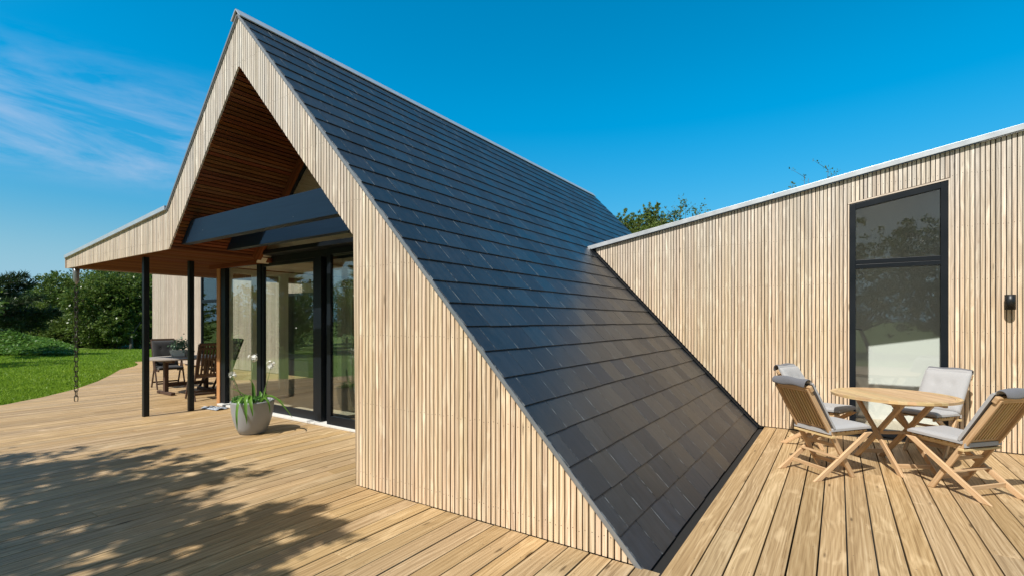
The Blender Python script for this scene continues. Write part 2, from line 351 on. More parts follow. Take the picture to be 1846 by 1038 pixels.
# ------------------------------------------------------------------ key dimensions (metres)
YG = 1.93*H                    # gable plane
YD = 2.90*H                    # glazed wall
YU = 2.72*H                    # upper glazing plane
YW = 5.14*H                    # wing walls
YE = 8.41*H                    # back end of the main roof
XR = -3.833*H; ZR = 3.38*H     # ridge
XE = -.644*H                   # eave on the ground, right
SL = ZR/(XE-XR)                # slope (tangent)
ZIA = 2.964*H                  # inner apex
XJ = -2.46*H                   # left end of the solid gable wall
ZC = 1.665*H                   # canopy underside
XCL = -7.99*H
def z_out(x): return ZR-SL*abs(x-XR)
def z_in(x): return ZIA-SL*abs(x-XR)
XIL = XR-(ZIA-ZC)/SL           # inner slope meets canopy soffit
def z_can(x): return 1.80*H+(x-XCL)/(2.9*H)*(.235*H)
XOL = -5.09*H
while z_out(XOL) > z_can(XOL)+.001: XOL -= .002

house = tag(empty('house', (XR, YG, 0)), 'timber-clad A-frame house with dark slate roof, side canopy and two batten-clad wings', 'house')
HL = Vector((XR, YG, 0))
def part(mb, name, mat, parent=None, bevel=0):
    """mesh given in world coordinates -> child of the house"""
    o = mb.build(name, mat, None, bevel)
    o.parent = parent or house
    if parent is None: o.matrix_parent_inverse = Matrix.Translation(-HL)
    return o

# ---- battens
PITCH = .0292*H; BW = PITCH-.0105
def battens(mb, xa, xb, top, bot, yf, th=.021, breaks=None):
    x = xa
    while x < xb-.008:
        w = BW+random.uniform(-.0012, .0012); x1 = min(x+w, xb); j = random.uniform(-.0016, .0016)
        t0, t1, b0, b1 = top(x), top(x1), bot(x), bot(x1)
        if t0-b0 > .02 or t1-b1 > .02:
            t0 = max(t0, b0+.002); t1 = max(t1, b1+.002)
            y0, y1 = yf+j, yf+th+j
            mb.hexa([(x, y0, b0), (x1, y0, b0 if b0 == b1 else b1), (x1, y1, b1), (x, y1, b0)], [(x, y0, t0), (x1, y0, t1), (x1, y1, t1), (x, y1, t0)])
            zr = .13
            while zr < min(t0, t1)-.03:
                if zr > max(b0, b1)+.03: m_ = (x+x1)/2+random.uniform(-.005, .005); mb.dot((m_, y0-.0006, zr+random.uniform(-.012, .012)), .0036, 'y')
                zr += .62
        x += PITCH
def g_top(x): return (z_out(x) if x > XOL else z_can(x))-.035
def g_bot(x):
    if x >= XJ: return .004
    if x <= XIL: return ZC-.02
    return z_in(x)
gb = MB(); battens(gb, XCL, XE-.05, g_top, g_bot, YG)
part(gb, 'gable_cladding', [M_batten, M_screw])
# solid behind the battens
back = MB()
back.prism([(XJ+.004, -.03), (XE-.06, -.03), (XE-.06, .02), (XR, ZR-.06), (XR, ZIA+.06), (XJ+.004, z_in(XJ)+.06)], YG+.024, YG+.16)
back.prism([(XR, ZIA+.06), (XR, ZR-.06), (XOL+.01, z_out(XOL)-.06), (XCL+.01, z_can(XCL)-.06), (XCL+.01, ZC+.02), (XIL-.02, ZC+.02)], YG+.0245, YG+.158)
part(back, 'gable_frame', M_dark)

# ---- roof slabs
def slab(side):
    m = MB(); s = side
    if s > 0: poly = [(XR, ZR-.05), (XR, ZIA+.03), (XE-.55, z_in(XE-.55)+.03), (XE-.55, -.03), (XE-.045, -.03)]
    else: poly = [(XR, ZR-.05), (XR, ZIA+.03), (XIL-.02, ZC+.02), (XOL, z_out(XOL)-.05)]
    m.prism(poly, YG+.17, YE-.02); return m
roof = MB(); roof.prism([(XR, ZR-.05), (XR, ZIA+.06), (XE-.6, z_in(XE-.6)+.06), (XE-.6, -.03), (XE-.045, -.03)], YG+.165, YE-.02)
roof.prism([(XR-.001, ZR-.05), (XR-.001, ZIA+.06), (XIL-.03, ZC+.02), (XOL, z_out(XOL)-.05)], YG+.165, YE-.02)
roof_core = part(roof, 'roof_deck', M_dark)
# ---- slates
def slates(side, xlim):
    m = MB(); ang = math.atan(SL); ex = .1165*H/math.cos(ang); wd = .30
    L = abs(XR-xlim)/math.cos(ang); d = Vector((math.cos(ang)*side, 0, -math.sin(ang))); nrm = Vector((math.sin(ang)*side, 0, math.cos(ang)))
    top = Vector((XR, 0, ZR-.028)); n = int(L/ex)+1; row = 0; s1 = L
    while s1 > .12:
        s0 = max(.03, s1-ex*1.22)
        y = YG-.012 - (wd/2 if row % 2 else 0)
        while y < YE:
            ya, yb = max(y, YG-.012), min(y+wd, YE)
            if yb-ya > .03:
                g = .0020+random.uniform(0, .0012); jl = random.uniform(-.003, .003); jn = random.uniform(0, .0022); tk = .010
                lo, hi = s1+jl, s0
                def P(s, yy, h): return top+d*s+Vector((0, yy, 0))+nrm*h
                hlo, hhi = .0125+jn, .001
                A = [P(lo, ya+g, hlo-tk), P(lo, yb-g, hlo-tk), P(lo, yb-g, hlo), P(lo, ya+g, hlo)]
                B = [P(hi, ya+g, hhi-tk), P(hi, yb-g, hhi-tk), P(hi, yb-g, hhi), P(hi, ya+g, hhi)]
                o = len(m.v); m.v += [tuple(p) for p in A+B]
                # lower-edge crinkle
                q = [(o+0, o+1, o+5, o+4), (o+1, o+2, o+6, o+5), (o+2, o+3, o+7, o+6), (o+3, o+0, o+4, o+7), (o+3, o+2, o+1, o+0), (o+4, o+5, o+6, o+7)]
                for f in q:
                    if side < 0: f = f[::-1]
                    m.face(list(f), [((i-o) // 4, 1. if (i-o) % 4 in (1, 2) else 0.) for i in f])
            y += wd
        s1 -= ex; row += 1
    return m
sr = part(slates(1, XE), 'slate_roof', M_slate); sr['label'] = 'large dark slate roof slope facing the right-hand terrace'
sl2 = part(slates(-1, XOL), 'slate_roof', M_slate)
ca, sa = math.cos(math.atan(SL)), math.sin(math.atan(SL))
vt = MB()                                           # verge strips along the gable edge
for k, (o1, o2, yy0, yy1) in enumerate(((.004, -.020, YG-.022, YG-.014), (-.014, -.032, YG-.0135, YG+.010))):
    for sd in (1, -1):
        xe = XE if sd > 0 else XOL
        A = Vector((XR, 0, ZR-.028)); B = Vector((xe, 0, z_out(xe)-.028)); nn = Vector((sa*sd, 0, ca))
        y0, y1 = yy0, yy1
        c = [A+nn*o2, A+nn*o1, B+nn*o1, B+nn*o2]
        a = [(c[0].x, y0, c[0].z), (c[1].x, y0, c[1].z), (c[1].x, y1, c[1].z), (c[0].x, y1, c[0].z)]
        b = [(c[3].x, y0, c[3].z), (c[2].x, y0, c[2].z), (c[2].x, y1, c[2].z), (c[3].x, y1, c[3].z)]
        vt.hexa(a, b)
part(vt, 'verge_trim', M_zinc_dk, sr)
rc = MB()
for sd in (1, -1):
    nn = Vector((sa*sd, 0, ca)); dd = Vector((ca*sd, 0, -sa)); A = Vector((XR, 0, ZR+.012))
    p = [A, A+dd*.15, A+dd*.15-nn*.012, A-nn*.012*1.0]
    rc.hexa([(q.x, YG-.04, q.z) for q in p], [(q.x, YE+.02, q.z) for q in p])
part(rc, 'ridge_cap', M_zinc, sr)
for o in (house.children): pass

# ---- soffits
def sof_slope():
    m = MB(); p = .036*H; L = (XR-XIL)/ca; s = .01
    nn = Vector((-sa, 0, ca)); d = Vector((-ca, 0, -sa)); A = Vector((XR, 0, ZIA))
    while s < L-.02:
        q = [A+d*s-nn*.0, A+d*(s+p-.013), A+d*(s+p-.013)+nn*.022, A+d*s+nn*.022]
        m.hexa([(v.x, YG+.022, v.z) for v in q], [(v.x, YU+.03, v.z) for v in q]); s += p
    # the other slope
    nn = Vector((sa, 0, ca)); d = Vector((ca, 0, -sa)); s = .01; L = (XJ+.9-XR)/ca
    while s < L:
        q = [A+d*s, A+d*(s+p-.013), A+d*(s+p-.013)+nn*.022, A+d*s+nn*.022]
        m.hexa([(v.x, YG+.022, v.z) for v in q], [(v.x, YU+.03, v.z) for v in q]); s += p
    return m
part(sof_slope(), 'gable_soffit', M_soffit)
bs = MB(); A = Vector((XR, 0, ZIA+.056)); d = Vector((-ca, 0, -sa)); 
cs = MB(); x = XCL+.02
while x < XIL:
    cs.box(x, min(x+.038, XIL+.01), YG+.022, YW-.01, ZC-.002, ZC+.018, 'y'); x += .054
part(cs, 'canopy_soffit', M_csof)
cr = MB()
cr.prism([(XCL+.012, ZC+.022), (XIL-.03, ZC+.022), (XOL-.005, z_can(XOL)-.03), (XCL+.012, z_can(XCL)-.03)], YG+.166, YW-.005)
canopy = part(cr, 'canopy_roof', M_dark)
cc = MB()                                           # canopy edge trim (zinc)
x0, x1 = XCL-.03, XOL+.0
cc.hexa([(x0, YG-.035, z_can(x0)-.035), (x0, YW, z_can(x0)-.035), (x0, YW, z_can(x0)+.022), (x0, YG-.035, z_can(x0)+.022)],
        [(x1, YG-.035, z_can(x1)-.035), (x1, YW, z_can(x1)-.035), (x1, YW, z_can(x1)+.022), (x1, YG-.035, z_can(x1)+.022)])
part(cc, 'edge_trim', M_zinc, canopy)
ce = MB(); ce.box(XCL-.022, XCL-.003, YG-.02, YW, ZC-.02, z_can(XCL)-.04, 'y')
part(ce, 'side_fascia', M_batten_old, canopy)

# ---- tie beams
def beam(y0, z0, z1):
    m = MB(); f = lambda z: (ZIA-z)/SL-.01
    x0b, x1b = XR-f(z0), XR+f(z0); x0t, x1t = XR-f(z1), XR+f(z1)
    y1 = y0+.07*H
    m.hexa([(x0b, y0, z0), (x0b, y1, z0), (x0t, y1, z1), (x0t, y0, z1)], [(x1b, y0, z0), (x1b, y1, z0), (x1t, y1, z1), (x1t, y0, z1)])
    return m
b1 = part(beam(2.01*H, 1.70*H, 1.90*H), 'tie_beam', M_navy, bevel=.004); b1['label'] = 'sunlit navy tie beam just behind the gable edge'
b2 = part(beam(2.41*H, 1.695*H, 1.895*H), 'tie_beam', M_navy, bevel=.004); b2['label'] = 'second navy tie beam, half in shade'
# ---- posts
for px_, py_ in ((-6.03, 2.085), (-6.0, 2.50)):
    m = MB(); m.box(px_*H-.038, px_*H+.038, py_*H-.038, py_*H+.038, .0, ZC-.003); part(m, 'canopy_post', M_post, bevel=.004)
    
# ---- glazed wall of the gable
XCP = -6.15*H
m = MB(); m.box(XCP-.09, XCP+.02, YD-.05, YD+.06, 0, ZC-.004); part(m, 'corner_post', M_post_wood, bevel=.003)
XSW = XCP+.02
HB, HT = 1.62*H, 1.705*H       # door head
XRW = -2.0*H
tr = MB(); tr.bar((XCP-.3, YD-.045, ZC-.035), (XIL+.05, YD-.045, ZC-.035), .06, .065)
pA = Vector((XIL+.03, YU, ZC-.02)); pB = Vector((XR, YU, ZIA-.055)); tr.bar(pA, pB, .10, .10)
tr.bar(pB, (XJ+.6, YU, z_in(XJ+.6)-.055), .10, .10)
part(tr, 'wooden_glazing_trim', M_soffit, bevel=.003)
gf = MB()
yF, yB = YD-.03, YD+.04
XHR = XR+(ZIA-HT)/SL-.03
gf.box(XSW, XHR, yF, yB, HB, HT, 'x')                      # header
for (xa, xb, za, zb) in ((XSW, XSW+.16, .03, HB), (-5.33*H, -5.25*H, .03, HB)):
    gf.box(xa, xb, yF-.004, yB, za, zb)
# sloping rails of the upper triangle
fA = Vector((XIL+.09, YU+.03, HT+.01)); gf.bar(fA, (XR, YU+.03, ZIA-.14), .05, .07); gf.bar((XR, YU+.03, ZIA-.14), (XJ+.5, YU+.03, z_in(XJ+.5)-.14), .05, .07); gf.box(XIL+.05, XHR, YU+.02, yF-.001, HT-.03, HT+.03, 'x')
part(gf, 'glazing_frame', M_frame, bevel=.002)
m = MB(); m.prism([(XIL+.02, HT-.02), (XHR, HT-.02), (XR, ZIA-.12)], YU+.05, YU+.054)
part(m, 'gable_pane', M_glass)
m = MB(); m.box(XSW+.14, -5.29*H, YD+.01, YD+.014, .05, HB-.004); part(m, 'fixed_pane', M_glass)
def leafdoor(name, xa, xb, y, fr=.075, z0=.035, z1=HB+.01, bot=.12, mat=M_frame, gl=M_glass, ax='x'):
    o = None; m = MB()
    def bx(a, b, zz0, zz1):
        if ax == 'x': m.box(a, b, y-.024, y+.024, zz0, zz1, 'z' if zz1-zz0 > b-a else 'x')
        else: m.box(y-.024, y+.024, a, b, zz0, zz1, 'z' if zz1-zz0 > b-a else 'y')
    bx(xa, xa+fr, z0, z1); bx(xb-fr, xb, z0, z1); bx(xa+fr, xb-fr, z0, z0+bot); bx(xa+fr, xb-fr, z1-fr, z1)
    g = MB()
    if ax == 'x': g.box(xa+fr-.01, xb-fr+.01, y-.004, y+.004, z0+bot-.01, z1-fr+.01)
    else: g.box(y-.004, y+.004, xa+fr-.01, xb-fr+.01, z0+bot-.01, z1-fr+.01)
    fo = part(m, name, mat, bevel=.002); go = part(g, 'pane', gl, fo); return fo
d1 = leafdoor('sliding_door', -5.25*H, -4.27*H, YD+.005, fr=.06)
d3 = leafdoor('sliding_door', -4.16*H, -3.2*H, YD+.07, fr=.05)
d2 = leafdoor('sliding_door', -4.035*H, -2.5*H, YD-.055, fr=.085, z1=HB+.09)
m = MB(); m.box(-4.27*H, -4.165*H, YD-.036, YD+.11, .03, HB, 'z'); part(m, 'door_mullion', M_frame, bevel=.003)
m = MB(); m.box(XCP+.05, XJ+1.0, YD-.11, YD+.13, .002, .034, 'x'); part(m, 'threshold', M_sill, bevel=.004)
# side glazing towards the dining terrace (cream inside)
ys = [YD+.07, 3.30*H, 3.66*H, 4.25*H, 4.8*H, YW-.06]
for a, b in zip(ys[:-1], ys[1:]):
    fo = leafdoor('side_window', a+.004, b-.004, XSW+.03, fr=.085, z0=.03, z1=HB+.02, bot=.10, mat=M_frame_in, ax='y')
# interior
it = MB(); it.box(XSW+.005, XE-.7, YD+.13, 5.6*H, -.02, .02, 'y'); part(it, 'interior_floor', M_intfloor)
ic = MB(); p = .14
for sd in (1, -1):
    nn = Vector((sa*sd, 0, ca)); d = Vector((ca*sd, 0, -sa)); A = Vector((XR, 0, ZIA)); s = 0.; L = ((XR-XIL) if sd < 0 else (XE-.65-XR))/ca
    while s < L:
        q = [A+d*s, A+d*(s+p-.006), A+d*(s+p-.006)+nn*.02, A+d*s+nn*.02]
        ic.hexa([(v.x, YU+.06, v.z) for v in q], [(v.x, 5.6*H, v.z) for v in q]); s += p
y_ = XSW
while y_ < XIL: ic.box(y_, y_+p-.006, YD+.05, 5.6*H, ZC-.02, ZC+.0, 'y'); y_ += p
part(ic, 'interior_ceiling', M_ceil)
ib = MB(); ib.prism([(XSW-.3, 0), (XE-.2, 0), (XR, ZR-.3), (XOL+.1, z_out(XOL)-.3), (XSW-.3, ZC+.2)], 5.6*H, 5.6*H+.1); ibw = part(ib, 'interior_wall', M_white)

# ------------------------------------------------------------------ wings
def wing(xa, xb, top, window, right, mat):
    """batten wall in plane YW with window openings [(x0,x1,zb,ztopfunc)]"""
    m = MB()
    def topf(x): return top(x)-.043*H
    if right:
        def bot(x): return max(.012, z_out(x)+.05) if x < XE+.05 else .012
    else: bot = lambda x: .012
    # plain runs and above-window runs
    xs = xa
    for (w0, w1, zb, zt, ms) in window:
        battens(m, xs, w0-.022, topf, bot, YW); battens(m, w0-.022, w1+.022, topf, lambda x: zt(x)+.03, YW); xs = w1+.022
    battens(m, xs, xb, topf, bot, YW)
    cl = part(m, 'wing_cladding', [mat, M_screw])
    bk = MB(); y0, y1 = YW+.024, YW+.16
    def fill(x0, x1, zb0, zb1, zt0, zt1): bk.hexa([(x0, y0, zb0), (x1, y0, zb1), (x1, y1, zb1), (x0, y1, zb0)], [(x0, y0, zt0), (x1, y0, zt1), (x1, y1, zt1), (x0, y1, zt0)])
    xs = xa
    if right:
        fill(xa, XE, z_out(xa), -.02, topf(xa), topf(XE)); xs = XE
    for (w0, w1, zb, zt, ms) in window:
        fill(xs, w0, -.02, -.02, topf(xs), topf(w0)); fill(w0, w1, zt(w0), zt(w1), topf(w0), topf(w1)); fill(w0, w1, -.02, -.02, zb-.02, zb-.02); xs = w1
    fill(xs, xb, -.02, -.02, topf(xs), topf(xb))
    part(bk, 'wing_wall_core', M_dark)
    for (w0, w1, zb, zt, ms) in window:
        # wooden reveal strip
        rv = MB(); e = .02
        rv.hexa([(w0-e, YW-.006, zt(w0)+.006), (w0-e, YW+.05, zt(w0)+.006), (w0-e, YW+.05, zt(w0)+.024), (w0-e, YW-.006, zt(w0)+.024)],
                [(w1+e, YW-.006, zt(w1)+.006), (w1+e, YW+.05, zt(w1)+.006), (w1+e, YW+.05, zt(w1)+.024), (w1+e, YW-.006, zt(w1)+.024)])
        rv.box(w1+.004, w1+e, YW-.006, YW+.05, zb, zt(w1)+.004); rv.box(w0-e, w0-.004, YW-.006, YW+.05, zb, zt(w0)+.002)
        f = MB(); y0f, y1f = YW+.0, YW+.075; a = .044*H
        def rail(x0, x1, z0, z1, s0, s1):
            f.hexa([(x0, y0f, z0), (x0, y1f, z0), (x0, y1f, z0+s0), (x0, y0f, z0+s0)], [(x1, y0f, z1), (x1, y1f, z1), (x1, y1f, z1+s1), (x1, y0f, z1+s1)])
        f.hexa([(w0, y0f, zb), (w0+a, y0f, zb), (w0+a, y1f, zb), (w0, y1f, zb)], [(w0, y0f, zt(w0)), (w0+a, y0f, zt(w0+a)), (w0+a, y1f, zt(w0+a)), (w0, y1f, zt(w0))])
        f.hexa([(w1-a, y0f, zb), (w1, y0f, zb), (w1, y1f, zb), (w1-a, y1f, zb)], [(w1-a, y0f, zt(w1-a)), (w1, y0f, zt(w1)), (w1, y1f, zt(w1)), (w1-a, y1f, zt(w1-a))])
        rail(w0+a, w1-a, zt(w0+a)-.05*H, zt(w1-a)-.05*H, .05*H, .05*H)
        f.box(w0+a, w1-a, y0f, y1f, zb, zb+.055*H, 'x')
        f.box(w0+a, w1-a, y0f, y1f, ms[0], (ms[0]+ms[1])/2-.003, 'x'); f.box(w0+a, w1-a, y0f+.004, y1f, (ms[0]+ms[1])/2, ms[1], 'x')
        wf = part(f, 'window', M_frame, bevel=.003)
        part(rv, 'window_reveal', mat, wf)
        g = MB(); g.hexa([(w0+a, YW+.03, ms[1]), (w1-a, YW+.03, ms[1]), (w1-a, YW+.034, ms[1]), (w0+a, YW+.034, ms[1])],
                         [(w0+a, YW+.03, zt(w0+a)-.05*H), (w1-a, YW+.03, zt(w1-a)-.05*H), (w1-a, YW+.034, zt(w1-a)-.05*H), (w0+a, YW+.034, zt(w0+a)-.05*H)])
        part(g, 'pane', M_glassw, wf)
        g = MB(); g.box(w0+a, w1-a, YW+.03, YW+.034, zb+.055*H, ms[0]); part(g, 'pane', M_glassw, wf)
        if right:
            g = MB(); g.bar((w0+a+.004, YW-.004, .93*H), (w0+a+.06, YW-.02, .925*H), .012, .012); part(g, 'handle', M_lamp, wf)
    return cl
W0, W1 = .078*H, .721*H
def topR(x): return 1.858*H+.1734*(x+2.329*H)
XRE = 2.3*H
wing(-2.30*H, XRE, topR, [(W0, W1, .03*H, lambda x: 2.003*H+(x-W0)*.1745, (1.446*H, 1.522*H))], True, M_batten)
def coping(xa, xb, top, name='coping'):
    m = MB()
    for (y0, y1, z0, z1) in ((YW-.05, YW-.036, -.062, .004), (YW-.0355, YW+.35, -.014, .0)):
        m.hexa([(xa, y0, top(xa)+z0), (xa, y1, top(xa)+z0), (xa, y1, top(xa)+z1), (xa, y0, top(xa)+z1)], [(xb, y0, top(xb)+z0), (xb, y1, top(xb)+z0), (xb, y1, top(xb)+z1), (xb, y0, top(xb)+z1)])
    return m
part(coping(-2.39*H, XRE, topR), 'wing_coping', M_zinc, bevel=.002)
# wing roof and room behind the window
def topL(x): return 1.858*H+.125*(-5.337*H-x)
rr = MB()
def roofpiece(xa, xb, ya, yb_):
    rr.hexa([(xa, ya, topR(xa)-.2), (xa, yb_, topR(xa)-.2), (xa, yb_, topR(xa)-.04), (xa, ya, topR(xa)-.04)], [(xb, ya, topR(xb)-.2), (xb, yb_, topR(xb)-.2), (xb, yb_, topR(xb)-.04), (xb, ya, topR(xb)-.04)])
SK0, SK1, SK2, SK3 = .95*H, 1.85*H, YW+.25, YW+1.4      # unseen roof opening, added to brighten the room behind the window
roofpiece(-2.30*H, SK0, YW+.16, YE-.5); roofpiece(SK1, XRE, YW+.16, YE-.5); roofpiece(SK0, SK1, YW+.16, SK2); roofpiece(SK0, SK1, SK3, YE-.5)
part(rr, 'wing_roof', M_zinc_dk)
rm = MB(); yb = YW+1.0*H
rm.hexa([(-.55*H, yb, 0), (1.9*H, yb, 0), (1.9*H, yb+.1, 0), (-.55*H, yb+.1, 0)], [(-.55*H, yb, topR(-.55*H)-.15), (1.9*H, yb, topR(1.9*H)-.15), (1.9*H, yb+.1, topR(1.9*H)-.15), (-.55*H, yb+.1, topR(-.55*H)-.15)]); rm.box(-.6*H, -.55*H, YW+.165, yb, 0, 2.0*H); rm.box(1.9*H, 1.95*H, YW+.165, yb, 0, 2.6*H)
part(rm, 'room_wall', M_white)
rm = MB(); rm.box(-.55*H, 1.9*H, YW+.161, yb, -.01, .012, 'y'); part(rm, 'room_floor', M_intfloor)
# far end wall of right wing
m = MB(); m.box(XRE-.02, XRE+.12, YW+.0, YE-.5, 0, topR(XRE)-.1); part(m, 'wing_end_wall', M_dark)
# slate / wall junction flashing (follows the roof slope)
fl = MB(); xa, xb = -2.36*H, XE+.02
fl.hexa([(xa, YW-.05, z_out(xa)+.0), (xa, YW+.02, z_out(xa)+.0), (xa, YW+.02, z_out(xa)+.035), (xa, YW-.05, z_out(xa)+.012)], [(xb, YW-.05, z_out(xb)), (xb, YW+.02, z_out(xb)), (xb, YW+.02, z_out(xb)+.035), (xb, YW-.05, z_out(xb)+.012)])
part(fl, 'junction_flashing', M_frame)
# left wing
XLA = -14.45*H
zw = 2.0*H
wing(XLA, -6.16*H, topL, [(-11.85*H, -11.0*H, .03*H, lambda x: 2.2*H, (1.40*H, 1.47*H)), (-8.5*H, -7.0*H, .30*H, lambda x: 1.50*H, (.37*H, .39*H))], False, M_batten_old)
part(coping(XLA-.03, -8.0*H, topL), 'wing_coping', M_zinc)
m = MB(); m.box(XLA, XLA+.1, YW+.165, YE, 0, topL(XLA)-.1); m.box(XLA+.1, -6.2*H, YE-.6, YE-.5, 0, 2.6*H); part(m, 'wing_end_wall', M_dark)
m = MB(); m.hexa([(XLA, YW+.16, topL(XLA)-.2), (XLA, YE, topL(XLA)-.2), (XLA, YE, topL(XLA)-.03), (XLA, YW+.16, topL(XLA)-.03)], [(-5.6*H, YW+.16, topL(-5.6*H)-.2), (-5.6*H, YE, topL(-5.6*H)-.2), (-5.6*H, YE, topL(-5.6*H)-.03), (-5.6*H, YW+.16, topL(-5.6*H)-.03)])
part(m, 'wing_roof', M_zinc_dk)

# ------------------------------------------------------------------ ground and deck
CURVE = [(-16., 5.0), (-14.4, 4.75), (-13.47, 4.52), (-12.9, 4.25), (-12.28, 3.80), (-11.6, 3.50), (-11.1, 3.28), (-10.2, 2.85), (-9.29, 2.33), (-8.7, 1.87), (-8.25, 1.395), (-7.6, .6), (-7.2, -.5), (-7.1, -3.)]
def curve(x):
    x = x/H
    if x <= CURVE[0][0]: return CURVE[0][1]*H
    for (a, b), (c, d) in zip(CURVE[:-1], CURVE[1:]):
        if a <= x <= c: return (b+(d-b)*(x-a)/(c-a))*H
    return -3*H
dk = MB(); PW = .1025*H; GAP = .0095; k = -int((14.4-.58)/.1025)-1
while True:
    x0 = -.585*H+k*PW+GAP/2; x1 = x0+PW-GAP; k += 1
    if x0 > 2.6*H: break
    if x0 < -14.4*H: continue
    s0, s1 = (curve(x0), curve(x1)) if x1 < -7.1*H else (-3*H, -3*H)
    if x1 < -6.2*H: ye = YW+.015
    elif x0 < XJ: ye = YD-.02
    elif x1 < -.582*H: ye = YG-.003
    else: ye = YW+.015
    y = min(s0, s1)-random.uniform(0, 9); first = True
    while y < ye:
        e = y+random.uniform(8, 13)
        if e > max(s0, s1):
            ya0, ya1 = max(s0, y), max(s1, y); yb_ = min(e-.003, ye)
            if yb_-min(ya0, ya1) > .06:
                if max(ya0, ya1) > yb_-.01: ya0 = min(ya0, yb_-.01); ya1 = min(ya1, yb_-.01)
                j = random.uniform(-.0015, .0015); jx = random.uniform(-.0012, .0012)
                dk.hexa([(x0+jx, ya0, -.028), (x1+jx, ya1, -.028), (x1+jx, ya1, j), (x0+jx, ya0, j)], [(x0+jx, yb_, -.028), (x1+jx, yb_, -.028), (x1+jx, yb_, j), (x0+jx, yb_, j)])
                if x0 > -5.5*H:
                    q_ = math.ceil(yb_/.6)-1
                    while q_*.6+.2 > max(ya0, ya1)+.02 and q_ > -2:
                        yy_ = q_*.6+.2+random.uniform(-.012, .012); q_ -= 1
                        if yy_ < yb_-.02:
                            for xx_ in (x0+.028, x1-.028): dk.dot((xx_+random.uniform(-.004, .004), yy_, j+.0006), .0036, 'z')
        y = e
tag(dk.build('wooden_deck', [M_deck, M_screw], bevel=.0025), kind='structure')
# black sheet standing in for the shade below the deck gaps
m = MB(); pts = [(-14.4*H, YW+.1)]+[(a*H, b*H+.03) for a, b in CURVE if a > -14.4]+[(2.7*H, -3*H+.03), (2.7*H, YW+.1)]
m.v = [(x, y, -.040) for x, y in pts]; m.face(list(range(len(pts))))
tag(m.build('deck_shade_sheet', M_dark), kind='structure')

def lawn_mat():
    N = NT('lawn_ground'); co = N.n('ShaderNodeTexCoord').outputs['Object']
    n = N.n('ShaderNodeTexNoise', {'Vector': co, 'Scale': .35, 'Detail': 5.}).outputs[0]; n2 = N.n('ShaderNodeTexNoise', {'Vector': co, 'Scale': 22., 'Detail': 6.}).outputs[0]
    c = N.ramp(N.math('ADD', N.math('MULTIPLY', n, .5), N.math('MULTIPLY', n2, .5)), [(.3, (.06, .115, .012)), (.7, (.17, .27, .025))])
    return N.done(N.n('ShaderNodeBsdfPrincipled', {'Base Color': c, 'Roughness': .9, 'Normal': N.bump(n2, 1., .05)}).outputs[0])
m = MB(); S = 900; m.v = [(-S, -S, -.055), (S, -S, -.055), (S, S, -.055), (-S, S, -.055)]; m.face([0, 1, 2, 3])
tag(m.build('lawn', lawn_mat()), kind='structure')

# ------------------------------------------------------------------ foliage
def leaf_mesh(name, C, D, size, mat, aspect=.5, up=None, seed=0, tri=False):
    """C centres (n,3), D directions (n,3): one folded leaf (two triangles/quads) each"""
    r = np.random.default_rng(seed); n = len(C)
    D = D/np.maximum(np.linalg.norm(D, axis=1, keepdims=True), 1e-6)
    rv = r.normal(size=(n, 3)) if up is None else up+r.normal(size=(n, 3))*.45
    S_ = np.cross(D, rv); S_ /= np.maximum(np.linalg.norm(S_, axis=1, keepdims=True), 1e-6)
    Nn = np.cross(S_, D)
    L = (size*r.uniform(.65, 1.3, n))[:, None]; Wd = L*aspect
    v0 = C-D*L*.5; v1 = C+S_*Wd*.5+Nn*L*.06; v2 = C+D*L*.5; v3 = C-S_*Wd*.5+Nn*L*.06
    V = np.stack([v0, v1, v2, v3], 1).reshape(-1, 3).astype('f')
    me = bpy.data.meshes.new(name); me.vertices.add(4*n); me.vertices.foreach_set('co', V.ravel())
    me.loops.add(4*n); me.loops.foreach_set('vertex_index', np.arange(4*n, dtype='i'))
    me.polygons.add(n); me.polygons.foreach_set('loop_start', np.arange(0, 4*n, 4, dtype='i')); me.polygons.foreach_set('loop_total', np.full(n, 4, 'i'))
    me.materials.append(mat); me.update(calc_edges=True); me.validate(); return me
def add_leaves(name, C, D, size, mat, parent, **k):
    o = bpy.data.objects.new(name, leaf_mesh(name, C, D, size, mat, **k)); COL.objects.link(o); o.parent = parent; return o
def crown_points(lobes, n, r, shell=.55):
    """points clumped in twigs near the surface of the lobes"""
    vol = np.array([l[3]*l[4]*l[5] for l in lobes])**.7; vol = vol/vol.sum(); C = []; D = []
    for l, w in zip(lobes, vol):
        m = int(n*w); nt = max(4, m//22)
        u = r.normal(size=(nt, 3)); u /= np.linalg.norm(u, axis=1, keepdims=True)
        rad = r.uniform(shell, 1.08, nt)[:, None]*(1+.16*np.sin(u[:, :1]*7+l[0]*3)*np.cos(u[:, 2:3]*6+l[1]))
        tw = u*rad*np.array(l[3:6]); k = r.integers(0, nt, m)
        c = tw[k]+r.normal(size=(m, 3))*.085*np.mean(l[3:6])*np.array([1, 1, .8])
        C.append(c+np.array(l[:3])); D.append(u[k]+r.normal(size=(m, 3))*.8)
    return np.concatenate(C), np.concatenate(D)
